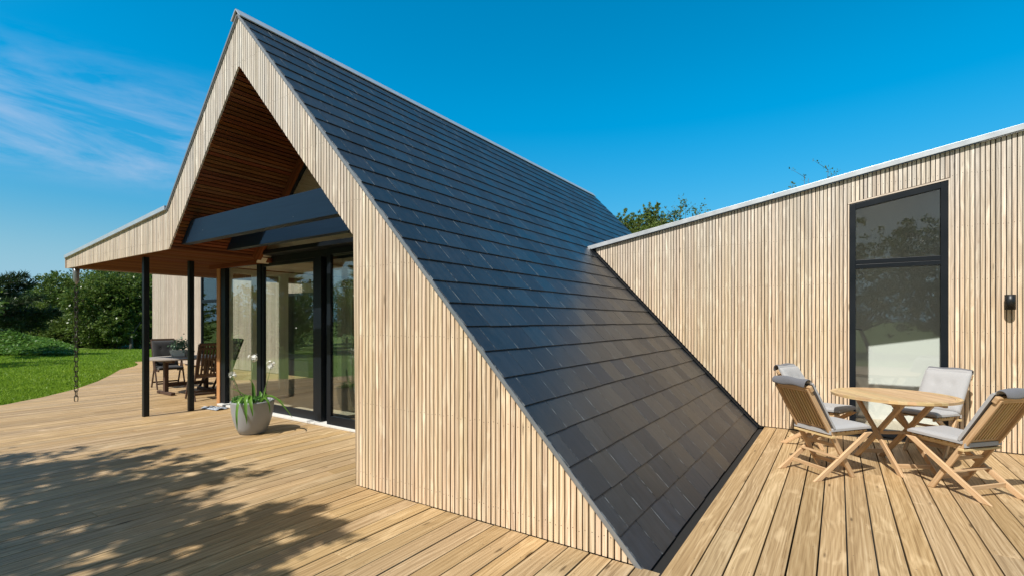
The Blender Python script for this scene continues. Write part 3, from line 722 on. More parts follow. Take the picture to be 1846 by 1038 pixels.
def limbs(mb, base, lobes, r0, r):
    top = Vector((base[0]*1., base[1]*1., base[2])); c = Vector(np.mean([l[:3] for l in lobes], 0)); 
    f = top.lerp(Vector((c.x, c.y, max(base[2]+.5, c.z*.45))), .75)
    mb.tube([top, top.lerp(f, .5)+Vector((r.normal()*.08, r.normal()*.08, 0)), f], [r0, r0*.8, r0*.62], 8)
    for l in lobes:
        e = Vector(l[:3]); mid = f.lerp(e, .5)+Vector((r.normal()*.15, r.normal()*.15, .1)); mb.tube([f, mid, e], [r0*.5, r0*.33, r0*.12], 6)
        for _ in range(5):
            u = Vector(r.normal(size=3)).normalized(); mb.tube([mid.lerp(e, r.uniform(.3, 1)), e+Vector((u.x*l[3], u.y*l[4], u.z*l[5]))*.8], [r0*.12, r0*.03], 4)
def leafy(name, label, cat, loc, lobes, n, size, mat, seed, r0=.14, group=None, aspect=.55, shell=.55, trunkmat=None):
    r = np.random.default_rng(seed); t = tag(empty(name, loc), label, cat, group)
    C, D = crown_points(lobes, n, r, shell)
    keep = C[:, 2] > .05; add_leaves('crown', C[keep], D[keep], size, mat, t, aspect=aspect, seed=seed)
    mb = MB(); limbs(mb, (0, 0, -.06), lobes, r0, r); mb.build('trunk', trunkmat or M_bark, t); return t
def rlobes(seed, n, spread, hgt, rad):
    r = np.random.default_rng(seed); out = []
    for _ in range(n):
        a = r.uniform(0, 6.28); d = spread*math.sqrt(r.uniform(0, 1)); s = rad*r.uniform(.7, 1.15)
        z = r.uniform(hgt[0], hgt[1]-.35*(d/spread if spread else 0)*(hgt[1]-hgt[0])); out.append((math.cos(a)*d, math.sin(a)*d, z, s, s, s*.8))
    return out
ML_hedge = leafmat('hedge_leaves', (.035, .072, .014), (.125, .19, .035), (.32, .36, .10), .36, .3)
ML_dark = leafmat('dark_leaves', (.012, .03, .010), (.035, .065, .018), (.08, .12, .04), .45, .2)
ML_pine = leafmat('pine_needles', (.06, .10, .02), (.18, .25, .05), (.34, .38, .11), .5, .3)
ML_ivy = leafmat('ground_ivy', (.045, .12, .02), (.12, .24, .04), (.25, .36, .10), .4, .3)
ML_right = leafmat('shore_shrub_leaves', (.05, .09, .015), (.13, .17, .035), (.24, .22, .06), .45, .3)

def W2(x, depth):
    """pixel column + depth (layout units) -> world xy"""
    r_ = (x-923)/876*depth; return ((.8298*r_-.558*depth)*H, (.558*r_+.8298*depth)*H)
# hedge trees along the far side of the lawn
hedge = [(245, 19.0, 3.15, 2.1, 'broad dense green bush closest to the left wing wall'),
         (205, 18.6, 3.1, 2.2, 'tallest rounded bush of the row beyond the lawn'),
         (165, 19.6, 2.9, 2.1, 'rounded glossy bush directly behind the upper rain chain'),
         (115, 20.0, 2.45, 2.0, 'lower dark green bush left of the rain chain'),
         (70, 20.5, 2.1, 2.0, 'low dark bush near the spiky pine at the left edge'),
         (285, 19.5, 3.1, 2.0, 'bush half hidden behind the corner of the left wing')]
for i, (px_, dp, ht, rd, lb) in enumerate(hedge):
    x, y = W2(px_, dp); ht *= H; s_ = 100+i; r = np.random.default_rng(s_)
    lob = [(0, 0, ht*.5, rd*.95, rd*.95, ht*.5)]
    for _ in range(13):
        a = r.uniform(0, 6.28); d = r.uniform(.5, 1.0)*rd; z = r.uniform(.06, .84)*ht; q = r.uniform(.55, .9); lob.append((math.cos(a)*d, math.sin(a)*d, z, q*1.1, q*1.1, q))
    leafy('bush', lb, 'bush', (x, y, -.05), lob, 42000, .13, ML_hedge, s_, .12, 'bushes beyond the lawn', shell=.6)
# bare multi-stem trunk in front of the hedge
x, y = W2(232, 17.6); t = MB()
for a in ((-.35, .2), (.1, .5)):
    t.tube([(.3, 0, 0), (.1+a[0]*.3, .1, .35), (a[0]*.8-.1, .15, .8), (a[0]*1.2, .5, 1.3+a[1]*.4)], [.09, .06, .05, .02], 7)
st = t.build('tree_trunk', plain('grey_bark', (.07, .065, .055), .95, nscale=12, nvar=.5, bump=.8), loc=(x, y, -.05)); tag(st, 'grey forked bare trunk in front of the bushes beside the lawn', 'trunk')
# ground ivy bank
r = np.random.default_rng(5); n = 26000; C = np.zeros((n, 3)); 
px_ = r.uniform(-120, 150, n); u = r.uniform(0, 1, n)
dep = 14.2+u*4.6
rr_ = (px_-923)/876*dep; C[:, 0] = (.8298*rr_-.558*dep)*H; C[:, 1] = (.558*rr_+.8298*dep)*H
edge = np.clip((140-px_)/150, 0, 1.2)
C[:, 2] = -.03+np.minimum(u*3.2, 1)*edge*1.15*(1+.15*np.sin(px_*.08)+.1*np.sin(dep*5))+r.uniform(0, .12, n)
C = C[(edge > .02)]; D = r.normal(size=C.shape)*np.array([1, 1, .5])
o = bpy.data.objects.new('ground_ivy', leaf_mesh('ground_ivy', C, D, .13, ML_ivy, aspect=.8, up=np.array([0, 0, 1.2]), seed=6)); COL.objects.link(o)
tag(o, 'bank of bright green low leafy ground cover behind the lawn', 'ground cover', kind='stuff')
# lawn grass
n = 75000; A_, B_ = r.uniform(-160, 300, n), r.uniform(0, 1, n)
dep = 6.0*(17.5/6.0)**B_; rr_ = (A_-923)/876*dep; X = (.8298*rr_-.558*dep)*H; Y = (.558*rr_+.8298*dep)*H
cv = np.interp(X/H, [p[0] for p in CURVE], [p[1] for p in CURVE])*H
ok = ((Y < cv-.01) | (X/H < -14.5)) & ~((X > XLA) & (Y > YW-.3))
X, Y = X[ok], Y[ok]; C = np.stack([X, Y, np.full(len(X), -.03)], 1); D = np.array([0, 0, 1.])+r.normal(size=C.shape)*.45
o = bpy.data.objects.new('grass', leaf_mesh('grass', C, D, .085, leafmat('grass_blades', (.10, .19, .012), (.23, .36, .03), (.34, .42, .07), .5, .4), aspect=.32, seed=9)); COL.objects.link(o)
tag(o, 'short mown green lawn grass beside the deck', 'grass', kind='stuff')

# conifers / pines
def conifer(name, label, loc, hgt, rad, seed, mat, group=None, n=5200, top_open=False, size=.2):
    r = np.random.default_rng(seed); t = tag(empty(name, loc), label, 'tree', group); C = []; D = []; mb = MB()
    mb.tube([(0, 0, -.06), (0, 0, hgt*.5), (r.normal()*.05, r.normal()*.05, hgt*.97)], [hgt*.02, hgt*.013, .015], 7)
    nb = int(hgt*11); per = n//nb
    for i in range(nb):
        f = (i/nb)**.85; z = hgt*(.10+.88*f); a = i*2.4+r.uniform(-.3, .3); L = rad*(1-f)**.75*r.uniform(.7, 1.15)+.12
        d = np.array([math.cos(a), math.sin(a), 0.])
        s = np.sort(r.uniform(.08, 1, per))
        drop = -.22*s**1.0*L+.28*(s**2)*L
        c = d[None]*(s*L)[:, None]; c[:, 2] += z+drop
        c += r.normal(size=c.shape)*np.array([1, 1, .45])*(.05+.16*L*(1-s))[:, None]
        C.append(c); D.append(d[None]+r.normal(size=c.shape)*.55+np.array([0, 0, .15]))
        mb.tube([(0, 0, z), tuple(d*L*.6+np.array([0, 0, z-.05*L])), tuple(d*L*.95+np.array([0, 0, z+.03*L]))], [.03, .018, .006], 4)
    add_leaves('crown', np.concatenate(C), np.concatenate(D), size, mat, t, aspect=.22, seed=seed); mb.build('trunk', M_bark, t); return t
def pine(name, label, loc, branches, mat, needle, seed, group=None, r0=.12, hgt=3.5, per=34):
    """open pine: branches = list of (start z, end vec) each with tufts of long needles"""
    r = np.random.default_rng(seed); t = tag(empty(name, loc), label, 'tree', group); C = []; D = []; mb = MB()
    mb.tube([(0, 0, -.06), (.05, .05, hgt*.5), (0, 0, hgt)], [r0, r0*.7, r0*.25], 8)
    for z0, e in branches:
        e = np.array(e, float); p0 = np.array([0, 0, z0]); L = np.linalg.norm(e-p0)
        pts = [p0+(e-p0)*s+np.array([0, 0, -.10*L*math.sin(s*3.14)]) for s in (0, .25, .5, .75, 1.)]
        mb.tube([tuple(p) for p in pts], [.045, .035, .025, .018, .008], 5)
        nt = int(L*7)+3
        for k in range(nt):
            s = .3+.7*k/nt; c = p0+(e-p0)*s+np.array([0, 0, -.10*L*math.sin(s*3.14)]); dirb = (e-p0)/L
            tip = c+dirb*needle*1.2+r.normal(size=3)*np.array([.22, .22, .16])*L*(1.15-s)*.7
            mb.tube([tuple(c), tuple(tip)], [.010, .005], 4)
            q = r.uniform(0, 1, per)[:, None]; dd = dirb[None]*.7+r.normal(size=(per, 3))*.75+np.array([0, 0, .25]); dd /= np.linalg.norm(dd, axis=1, keepdims=True)
            C.append(c+(tip-c)*q+dd*needle*.5); D.append(dd)
    add_leaves('crown', np.concatenate(C), np.concatenate(D), needle, mat, t, aspect=.10, seed=seed); mb.build('trunk', M_bark, t); return t
x, y = W2(-45, 13.5)
r = np.random.default_rng(3); br = []
rgt = np.array([.83, .558, 0])
for i in range(20):
    z = r.uniform(1.6, 3.3); a = r.uniform(-1.3, 1.3); L = r.uniform(1.0, 2.3)*(1.3-(z-1.6)*.3)
    d = rgt*math.cos(a)+np.array([-.558, .83, 0])*math.sin(a); br.append((z, d*L+np.array([0, 0, z+r.uniform(-.35, .25)])))
pine('pine_tree', 'dark spiky pine reaching in at the left edge of the photo', (x, y, -.05), br, ML_dark, .30, 4, hgt=3.6)
for i, (px_, dp, ht, rd, lb) in enumerate(((52, 24, 2.95, 1.6, 'small pointed conifer on the skyline nearest the left edge'), (92, 26, 2.95, 1.5, 'small pointed conifer on the skyline left of the rain chain'), (22, 27, 2.6, 1.9, 'distant conifer seen through the left pine branches'), (128, 25, 2.9, 1.6, 'distant dark conifer beside the rain chain top'))):
    x, y = W2(px_, dp); conifer('conifer', lb, (x, y, -.05), ht*H, rd, 40+i, ML_dark, 'skyline conifers')
# trees behind the right wing
def bl(seed, n, z0, z1, L0, L1, rise):
    r = np.random.default_rng(seed); out = []
    for i in range(n):
        z = r.uniform(z0, z1); a = r.uniform(0, 6.28); L = r.uniform(L0, L1)*(1.15-.5*(z-z0)/(z1-z0)); out.append((z, (math.cos(a)*L, math.sin(a)*L, z+rise*L*r.uniform(.4, 1.2))))
    return out
def brush(label, px_, dp, tips, seed, n=15000):
    """bushy pine whose crown is many upright brush-like tips; tips = (pixel column, pixel row, width)"""
    x, y = W2(px_, dp); r = np.random.default_rng(seed); lob = []
    for (tx, ty, w_) in tips:
        ax, ay = W2(tx, dp+r.uniform(-.6, .6)); z = (1+(578-ty)*dp/876)*H
        lob.append((ax-x, ay-y, z-.55, w_, w_, .62)); lob.append((ax-x+r.normal()*.15, ay-y, z-1.35, w_*2.0, w_*2.0, .75))
    return leafy('pine_tree', label, 'tree', (x, y, -.05), lob, n, .15, ML_pine, seed, .16, aspect=.22, shell=.15)
brush('bright green bushy pine rising behind the wing roof beside the slates', 1160, 16.5, [(1118, 386, .22), (1128, 380, .2), (1141, 377, .24), (1152, 384, .3), (1165, 374, .25), (1174, 370, .22), (1184, 361, .15), (1178, 378, .3), (1195, 388, .28), (1207, 392, .3), (1135, 392, .35), (1222, 398, .3)], 8, 42000)
brush('pine just showing past the slate roof edge', 1095, 17.5, [(1083, 366, .12), (1098, 384, .16), (1104, 388, .2)], 9, 7000)
def twiggy(label, loc, stems, leafn, mat, seed, size=.11):
    r = np.random.default_rng(seed); t = tag(empty('tall_shrub', loc), label, 'shrub'); mb = MB(); C = []; D = []
    for (dx, dy, z) in stems:
        p = [Vector((dx*.2, dy*.2, 0)), Vector((dx*.6, dy*.6, z*.5)), Vector((dx, dy, z))]; mb.tube(p, [.05, .03, .006], 5)
        for k in range(14):
            s = r.uniform(.45, 1); b = p[1].lerp(p[2], (s-.5)*2) if s > .5 else p[0].lerp(p[1], s*2); e = b+Vector((r.normal()*.3, r.normal()*.3, r.uniform(.1, .5))); mb.tube([b, e], [.010, .003], 4)
            q = r.uniform(0, 1, leafn)[:, None]; bb = np.array(b)+(np.array(e)-np.array(b))*q; C.append(bb+r.normal(size=(leafn, 3))*.07); D.append(r.normal(size=(leafn, 3)))
    add_leaves('foliage', np.concatenate(C), np.concatenate(D), size, mat, t, aspect=.6, seed=seed); mb.build('stem', M_bark, t)
x, y = W2(1225, 15.5); twiggy('leafy green shrub tops above the wing roof right of the pine', (x, y, -.05), [(-.9, 0, 6.5), (-.3, .2, 6.95), (.3, 0, 7.05), (.8, .2, 6.7), (-.6, .3, 6.6), (.1, -.2, 6.8), (1.1, .4, 6.8)], 26, ML_right, 12)
x, y = W2(1450, 14.5); twiggy('sparse twigs with a few leaves poking above the wing roof', (x, y, -.05), [(-.45, 0, 7.85), (.0, .2, 8.1), (.15, .1, 7.9), (.9, 0, 8.15)], 8, ML_right, 13, .10)

# tree behind the camera whose dappled shade lies on the deck, and trees mirrored in the glass
ML_shade = leafmat('shade_tree_leaves', (.03, .07, .015), (.08, .14, .03), None, .45, .3)
shl = [(-6.6, 1.1, 1.15), (-5.4, 1.6, 1.0), (-7.6, .2, 1.3), (-6.0, -.2, 1.4), (-4.6, .3, 1.3), (-3.6, -.6, 1.3), (-4.1, 1.5, .85), (-3.2, 1.7, .7), (-3.0, .7, .8), (-5.2, -1.4, 1.5), (-7.4, -1.4, 1.6), (-8.6, -.4, 1.4), (-2.5, 1.4, .5), (-3.4, 2.1, .5), (-5.0, 2.1, .45), (-6.3, 2.05, .5), (-2.3, -.4, .8), (-3.8, -2.2, 1.4)]
lob = []; tb = (-6.0, -4.6)
for gx, gy, rd in shl:
    z = random.uniform(4.3, 5.6); lob.append((gx-.107*z-tb[0], gy-.82*z-tb[1], z, rd, rd, rd*.55))
leafy('broadleaf_tree', 'broadleaf tree that throws the dappled shade over the left deck', 'tree', (tb[0], tb[1], -.05), lob, 48000, .13, ML_shade, 77, .2, shell=.1)
for i, (x, y, ht, rd) in enumerate(((-26, -7, 5.4, 2.2), (-24, -12, 6.2, 2.4), (-31, -3, 5.2, 2.0), (-21, -17, 6.8, 2.6), (-28, -14, 6.5, 2.4), (-17, -20, 7.2, 2.6), (-34, 1.5, 4.6, 2.0))):
    conifer('conifer', 'tall conifer behind the photographer, mirrored in the glass doors', (x, y, -.05), ht, rd, 60+i, ML_pine, 'conifers mirrored in the glass', n=6500, size=.3)
mt_ = [(-9.5+2.7*i+random.uniform(-.5, .5), -15+random.uniform(-1.5, 1), random.uniform(7.4, 9.6)) for i in range(10)]+[(-24.5, 1, 3.4), (-22, -4, 3.6), (-20, -9, 3.8)]
for i, (x, y, ht) in enumerate(mt_):
    leafy('broadleaf_tree', 'broad leafy tree behind the photographer, mirrored in the window', 'tree', (x, y, -.05), rlobes(200+i, 11, 1.9, (ht*.2, ht*.85), 1.4), 12000, .15, ML_right if i < 10 else ML_hedge, 300+i, .12, 'broadleaf trees mirrored in the windows')

# ------------------------------------------------------------------ rain chain, lamp, door mat
cx_, cy_ = -7.87*H, 1.99*H
rcn = tag(empty('rain_chain', (cx_, cy_, 0)), 'dark iron rain chain hanging from the canopy corner to the deck', 'rain chain')
m = MB(); z = .055; i = 0
while z < ZC-.34:
    pts = []; 
    for k in range(14):
        a = 2*math.pi*k/14; u_, v_ = math.sin(a)*.025, math.cos(a)*.038+(.022 if math.cos(a) > 0 else -.022)
        pts.append((u_*(1 if i % 2 else .25), u_*(.25 if i % 2 else 1), z+v_))
    pts.append(pts[0]); pts.append(pts[1]); m.tube(pts, .007, 6, caps=False); z += .092; i += 1
m.build('links', M_iron, rcn)
m = MB(); m.lathe([(.012, ZC-.33), (.045, ZC-.25), (.05, ZC-.1), (.055, ZC-.03)], 16, closed=True); m.build('outlet', M_zinc_dk, rcn)
lx, lz0, lz1 = 1.063*H, 1.084*H, 1.195*H
wl_ = tag(empty('wall_lamp', (lx, YW-.075, lz0)), 'small black cylindrical wall lamp on the battens right of the window', 'wall lamp')
m = MB(); m.lathe([(.040, .004), (.046, 0), (.046, lz1-lz0), (.040, lz1-lz0+.001), (.040, .004)], 32); m.lathe([(.0405, lz1-lz0-.002), (.0005, lz1-lz0-.003)], 32); m.build('lamp_body', M_lamp, wl_)
m = MB(); m.box(-.02, .02, .04, .076, .03, .13); m.build('bracket', M_lamp, wl_)
m = MB(); m.lathe([(.038, .03), (.0005, .03)], 24); m.build('lens', M_white, wl_)
N = NT('striped_mat'); co = N.n('ShaderNodeTexCoord').outputs['Object']
wv = N.n('ShaderNodeTexWave', {'Vector': co, 'Scale': 9., 'Distortion': 1.5}).outputs[0]
M_mat = N.done(N.n('ShaderNodeBsdfPrincipled', {'Base Color': N.ramp(wv, [(.4, (.10, .15, .24)), (.55, (.62, .66, .70))]), 'Roughness': .95}).outputs[0])
m = MB(); nx, ny = 26, 14; wv_ = []
for j in range(ny+1):
    for i in range(nx+1):
        u, v = i/nx, j/ny; m.v.append((u*.55-.27, v*.28-.14, .016+.02*abs(math.sin(u*13+v*4))*math.sin(v*3.14)+.012*math.sin(u*31+v*9)*math.sin(v*3.14)))
for j in range(ny):
    for i in range(nx):
        a = j*(nx+1)+i; m.face([a, a+1, a+nx+2, a+nx+1], smooth=True)
mt = m.build('door_mat', M_mat, loc=(-5.9*H, YD-.29, 0)); mt.rotation_euler = (0, 0, .12); mt.scale = (.8, .8, 1); tag(mt, 'crumpled blue and white striped cloth on the deck by the corner post', 'cloth')
sm = mt.modifiers.new('Solidify', 'SOLIDIFY'); sm.thickness = .006

# ------------------------------------------------------------------ flower pot and plants
PX, PY = -4.363*H, 2.318*H
pot = tag(empty('flower_pot', (PX, PY, 0)), 'large grey round pot standing on the deck before the glass doors', 'flower pot')
m = MB(); m.lathe([(.02, .004), (.15, .004), (.165, .012), (.20, .09), (.232, .19), (.253, .30), (.264, .41), (.268, .425), (.262, .436), (.250, .434), (.246, .41), (.236, .36)], 56)
m.build('pot_body', M_pot, pot)
m = MB(); m.lathe([(.24, .375), (.15, .39), (.001, .395)], 30); m.build('soil', M_soil, pot)
lily = tag(empty('flowering_lily', (PX, PY, .38)), 'lily with arching strap leaves and three white flower heads in the grey pot', 'plant')
def strap(m, pts, w, fold=.25):
    pts = [Vector(p) for p in pts]; n = len(pts); o = len(m.v); fine = []
    for i in range(n-1):
        for s in range(4):
            t = s/4; p0 = pts[max(i-1, 0)]; p1 = pts[i]; p2 = pts[i+1]; p3 = pts[min(i+2, n-1)]
            fine.append(.5*((2*p1)+(-p0+p2)*t+(2*p0-5*p1+4*p2-p3)*t*t+(-p0+3*p1-3*p2+p3)*t**3))
    fine.append(pts[-1]); n = len(fine)
    for i, p in enumerate(fine):
        d = (fine[min(i+1, n-1)]-fine[max(i-1, 0)]).normalized(); sd = d.cross(Vector((0, 0, 1)))
        sd = sd.normalized() if sd.length > .05 else Vector((1, 0, 0)); up = sd.cross(d).normalized(); ww = w*math.sin(math.pi*min(.98, .18+.82*i/(n-1)))**.7 if i < n-1 else .001
        m.v += [tuple(p-sd*ww/2+up*ww*fold), tuple(p), tuple(p+sd*ww/2+up*ww*fold)]
    for i in range(n-1):
        a = o+i*3; m.face([a, a+1, a+4, a+3], smooth=True); m.face([a+1, a+2, a+5, a+4], smooth=True)
rg = Vector((.83, .558, 0)); fw = Vector((-.558, .83, 0)); Z = Vector((0, 0, 1))
def L3(r_, f_, z_): return rg*r_+fw*f_+Z*z_
def leafobj(pts, w):
    m = MB(); strap(m, [L3(*p) for p in pts], w); return m.build('leaf', M_strap, lily)
for pts, w in (([(0.1, 0, 0), (.22, -.05, .12), (.36, -.08, .08), (.50, -.1, -.06), (.58, -.1, -.16)], .042),
               ([(.08, .02, 0), (.2, 0, .10), (.33, 0, .07), (.44, 0, .0)], .04),
               ([(.02, -.06, 0), (.04, -.17, .14), (.07, -.29, .11), (.10, -.35, -.06), (.12, -.36, -.2)], .045),
               ([(.0, -.05, 0), (-.01, -.15, .12), (-.02, -.28, .09), (-.02, -.34, -.08), (-.01, -.35, -.28)], .04),
               ([(.02, -.05, 0), (.06, -.18, .13), (.14, -.31, .06), (.19, -.35, -.10)], .05),
               ([(-.05, 0, 0), (-.12, 0, .12), (-.2, -.02, .18), (-.29, -.03, .22)], .035),
               ([(0, .05, 0), (-.03, .08, .16), (-.06, .1, .26), (-.10, .1, .33)], .04),
               ([(.1, .05, 0), (.13, .07, .12), (.14, .08, .22)], .045), ([(.12, 0, 0), (.17, 0, .08), (.2, -.02, .15)], .05),
               ([(.05, .05, 0), (.07, .07, .10), (.04, .1, .17)], .045), ([(.10, .0, .0), (.19, -.1, .10), (.28, -.14, .04), (.31, -.15, -.10)], .035),
               ([(-.02, -.03, 0), (-.08, -.16, .08), (-.16, -.22, .05)], .035)):
    leafobj(pts, w)
for (r_, f_, z_, base, nfl) in ((.0, .02, .62, (-.01, .02, 0), 15), (.235, .02, .52, (.08, .02, 0), 18), (-.255, -.02, .40, (-.09, 0, 0), 11)):
    m = MB(); b = L3(*base); e = L3(r_, f_, z_-.03); md = b.lerp(e, .5)+L3(.02*(1 if r_ > 0 else -1), 0, .02); m.tube([b, md, e], [.006, .005, .004], 6)
    fo = m.build('flower_stem', M_stem, lily)
    m = MB(); c = L3(r_, f_, z_)
    for k in range(nfl):
        u = Vector((random.gauss(0, 1), random.gauss(0, 1), random.gauss(.2, .9))).normalized(); q = c+u*random.uniform(.02, .062)
        for j in range(5):
            a = j*1.257+k; s1 = u.orthogonal().normalized(); s2 = u.cross(s1); d = (s1*math.cos(a)+s2*math.sin(a))
            sdd = u.cross(d); o = len(m.v); p1 = q; m.v += [tuple(p1), tuple(p1+d*.012+sdd*.007+u*.004), tuple(p1+d*.026+u*.006), tuple(p1+d*.012-sdd*.007+u*.004)]; m.face([o, o+1, o+2, o+3])
    m.build('flower_head', M_petal, fo)
r = np.random.default_rng(21); n = 1500; a = r.uniform(0, 6.28, n); d = np.sqrt(r.uniform(0, 1, n))*.245; C = np.stack([np.cos(a)*d, np.sin(a)*d, .02+.05*r.uniform(0, 1, n)*(1.2-d/.26)+.03], 1)
lf = (C[:, 0]*.83+C[:, 1]*.558) < .09; C = C[lf]; side = (C[:, 0]*.83+C[:, 1]*.558) < -.15; C[side, 2] += r.uniform(-.02, .05, side.sum())
gc = bpy.data.objects.new('creeping_plant', leaf_mesh('creeping_plant', C, r.normal(size=C.shape)+np.array([0, 0, .8]), .032, M_succ, aspect=.5, seed=22)); COL.objects.link(gc); gc.location = (PX, PY, .38)
tag(gc, 'low green creeping succulent filling the left of the grey pot', 'plant')

# ------------------------------------------------------------------ folding teak chair
def cushion_mesh(name, L, Wd, T, tuft=True, seed=0, sidemat=0):
    """padded slab, x 0..L, y +-Wd/2, z 0..T; top light, sides dark"""
    m = MB(); nx, ny = 18, 18; rr = random.Random(seed)
    def hgt(u, v):
        e = min(u, 1-u, v, 1-v); k = min(1, e/.12)**.5; h = T*(.45+.55*k)
        if tuft:
            for tu in (.33, .67):
                for tv in (.33, .67):
                    h -= T*.35*math.exp(-((u-tu)**2+(v-tv)**2)/.004)
        return h+T*.06*math.sin(u*9+seed)*math.sin(v*7)
    for j in range(ny+1):
        for i in range(nx+1):
            u, v = i/nx, j/ny; m.v.append((u*L, (v-.5)*Wd, hgt(u, v)))
    nv = len(m.v)
    for j in range(ny+1):
        for i in range(nx+1): u, v = i/nx, j/ny; m.v.append((u*L, (v-.5)*Wd, 0))
    mats = []
    for j in range(ny):
        for i in range(nx):
            a = j*(nx+1)+i; m.face([a, a+1, a+nx+2, a+nx+1], smooth=True); mats.append(0); m.face([nv+a, nv+a+nx+1, nv+a+nx+2, nv+a+1]); mats.append(1)
    for i in range(nx):
        m.face([i, nv+i, nv+i+1, i+1]); mats.append(sidemat); a = ny*(nx+1)+i; m.face([a+1, nv+a+1, nv+a, a]); mats.append(sidemat)
    for j in range(ny):
        a = j*(nx+1); b = a+nx+1; m.face([b, nv+b, nv+a, a]); mats.append(sidemat); a += nx; b += nx; m.face([a, nv+a, nv+b, b]); mats.append(sidemat)
    me = m.mesh(name, [M_cush, M_cushd]); me.polygons.foreach_set('material_index', mats); return me
def make_chair():
    t = empty('folding_chair'); w = .215; lw, lt = .024, .046
    BT = Vector((-.27, 0, .89)); SRr = Vector((0, 0, .42))     # back top / seat rear
    slope = (BT.x-SRr.x)/(BT.z-SRr.z); ff = Vector((-slope*.42, 0, 0)); rf = Vector((-.20, 0, 0)); sf = Vector((.40, 0, .43))
    yo = Vector((0, 1, 0))
    for s in (-1, 1):
        m = MB(); m.legbar(ff+yo*s*(w-.027), BT+yo*s*(w-.027)+Vector((0, 0, -.03)), lw, lt, yo); m.build('leg', M_teak, t, .004)
        m = MB(); m.legbar(rf+yo*s*w, sf+yo*s*w, lw, lt, yo); m.build('leg', M_teak, t, .004)
    def on_back(z): return Vector((slope*(z-.42), 0, z))
    nb = Vector((-1, 0, slope)).normalized()
    m = MB(); m.bar(on_back(.865)-yo*(w+.005)+nb*.004, on_back(.865)+yo*(w+.005)+nb*.004, .036, .06, up=on_back(1)-on_back(0)); m.build('top_rail', M_teak, t, .008)
    m = MB(); m.bar(on_back(.47)-yo*(w-.04), on_back(.47)+yo*(w-.04), .022, .045, up=on_back(1)-on_back(0))
    m.build('back_rail', M_teak, t, .006)
    m = MB()
    for k in range(10):
        y = -w+.058+k*(2*(w-.058))/9; m.bar(on_back(.48)+yo*y, on_back(.85)+yo*y, .015, .020, up=nb)
    m.build('backrest', M_teak, t, .002)
    m = MB()
    for k in range(8): x = .02+k*.052; m.bar((x, -w+.02, .437+x*.02), (x, w-.02, .437+x*.02), .04, .014)
    m.bar((.0, -w+.045, .415), (.40, -w+.045, .425), .02, .03); m.bar((.0, w-.045, .415), (.40, w-.045, .425), .02, .03)
    m.bar((-.02, -w-.01, .40), (-.02, w+.01, .40), .045, .02)
    m.build('seat', M_teak, t, .003)
    def on_r(z): return rf+(sf-rf)*(z/.43)
    def on_f(z): return Vector((-slope*(.42-z), 0, z))
    sh = Vector((-.03, 0, 0))
    for a_, b_, w_, t_ in ((on_r(.09)-yo*w, on_r(.09)+yo*w, .016, .036), (on_r(.20)-yo*(w+.008)+sh, on_r(.20)+yo*(w+.008)+sh, .04, .014),
                           (on_f(.11)-yo*(w-.03), on_f(.11)+yo*(w-.03), .016, .036), (on_f(.30)-yo*(w-.03), on_f(.30)+yo*(w-.03), .016, .03)):
        m = MB(); m.bar(a_, b_, w_, t_); m.build('stretcher', M_teak, t, .003)
    cu = bpy.data.objects.new('seat_cushion', cushion_mesh('seat_cushion', .45, .43, .045, False, 1, 0)); COL.objects.link(cu); cu.parent = t; cu.location = (-.02, 0, .452); cu.rotation_euler = (0, -.03, 0)
    cb = bpy.data.objects.new('back_cushion', cushion_mesh('back_cushion', .50, .44, .045, True, 2)); COL.objects.link(cb); cb.parent = t
    ang = math.atan2(1, slope)   # direction of back in xz
    # local x -> up the back, local z -> towards sitter
    ux = Vector((slope, 0, 1)).normalized(); uz = Vector((1, 0, -slope)).normalized(); uy = uz.cross(ux)
    MCB = Matrix(((ux.x, uy.x, uz.x, -.008), (ux.y, uy.y, uz.y, 0), (ux.z, uy.z, uz.z, .475), (0, 0, 0, 1))); cb.matrix_local = MCB
    # flap of the cushion hooked over the top rail
    m = MB(); o0 = on_back(.925)
    prof = [o0+Vector((.05, 0, -.03)), o0+Vector((.035, 0, .022)), o0+Vector((-.0, 0, .038)), o0+Vector((-.035, 0, .02)), o0+Vector((-.045, 0, -.02)), o0+Vector((-.038, 0, -.045))]
    nj = 12
    for i, p in enumerate(prof):
        for j in range(nj+1): v = j/nj; m.v.append((p.x, (v-.5)*.44*(1-.02*i), p.z+.006*math.sin(v*9+i)-.012*abs(v-.5)))
    mats = []
    for i in range(len(prof)-1):
        for j in range(nj): a = i*(nj+1)+j; m.face([a, a+1, a+nj+2, a+nj+1], smooth=True); mats.append(0 if i < 1 else 1)
    me = m.mesh('cushion_flap', [M_cush, M_cushd]); me.polygons.foreach_set('material_index', mats)
    fo = bpy.data.objects.new('cushion_flap', me); COL.objects.link(fo); fo.parent = cb; fo.matrix_basis = MCB.inverted()
    sd = fo.modifiers.new('Solidify', 'SOLIDIFY'); sd.thickness = .012; ss = fo.modifiers.new('Subsurf', 'SUBSURF'); ss.levels = 1; ss.render_levels = 1
    m = MB(); m.bar(on_back(.455)-yo*(w+.003)+nb*.026, on_back(.455)+yo*(w+.003)+nb*.026, .006, .035, up=(0, 0, 1))
    m.build('cushion_strap', M_cush, t)
    return t
proto = make_chair()
def place(first, cx0, cy0, ang, off, label):
    c = proto if first else copy_tree(proto); a = R(ang)
    c.location = (cx0*H-off*math.cos(a), cy0*H-off*math.sin(a), .001); c.rotation_euler = (0, 0, a)
    return tag(c, label, 'chair', 'folding teak chairs around the round table')
place(True, -.118, 3.784, 47, .02, 'folding teak chair with grey cushion, left front, its slatted back turned to us')
place(False, .655, 3.84, 138, .02, 'folding teak chair cut by the right edge of the photo, slatted back turned to us')
place(False, -.19, 4.64, -22, .02, 'folding teak chair mostly hidden behind the left front one, against the battens')
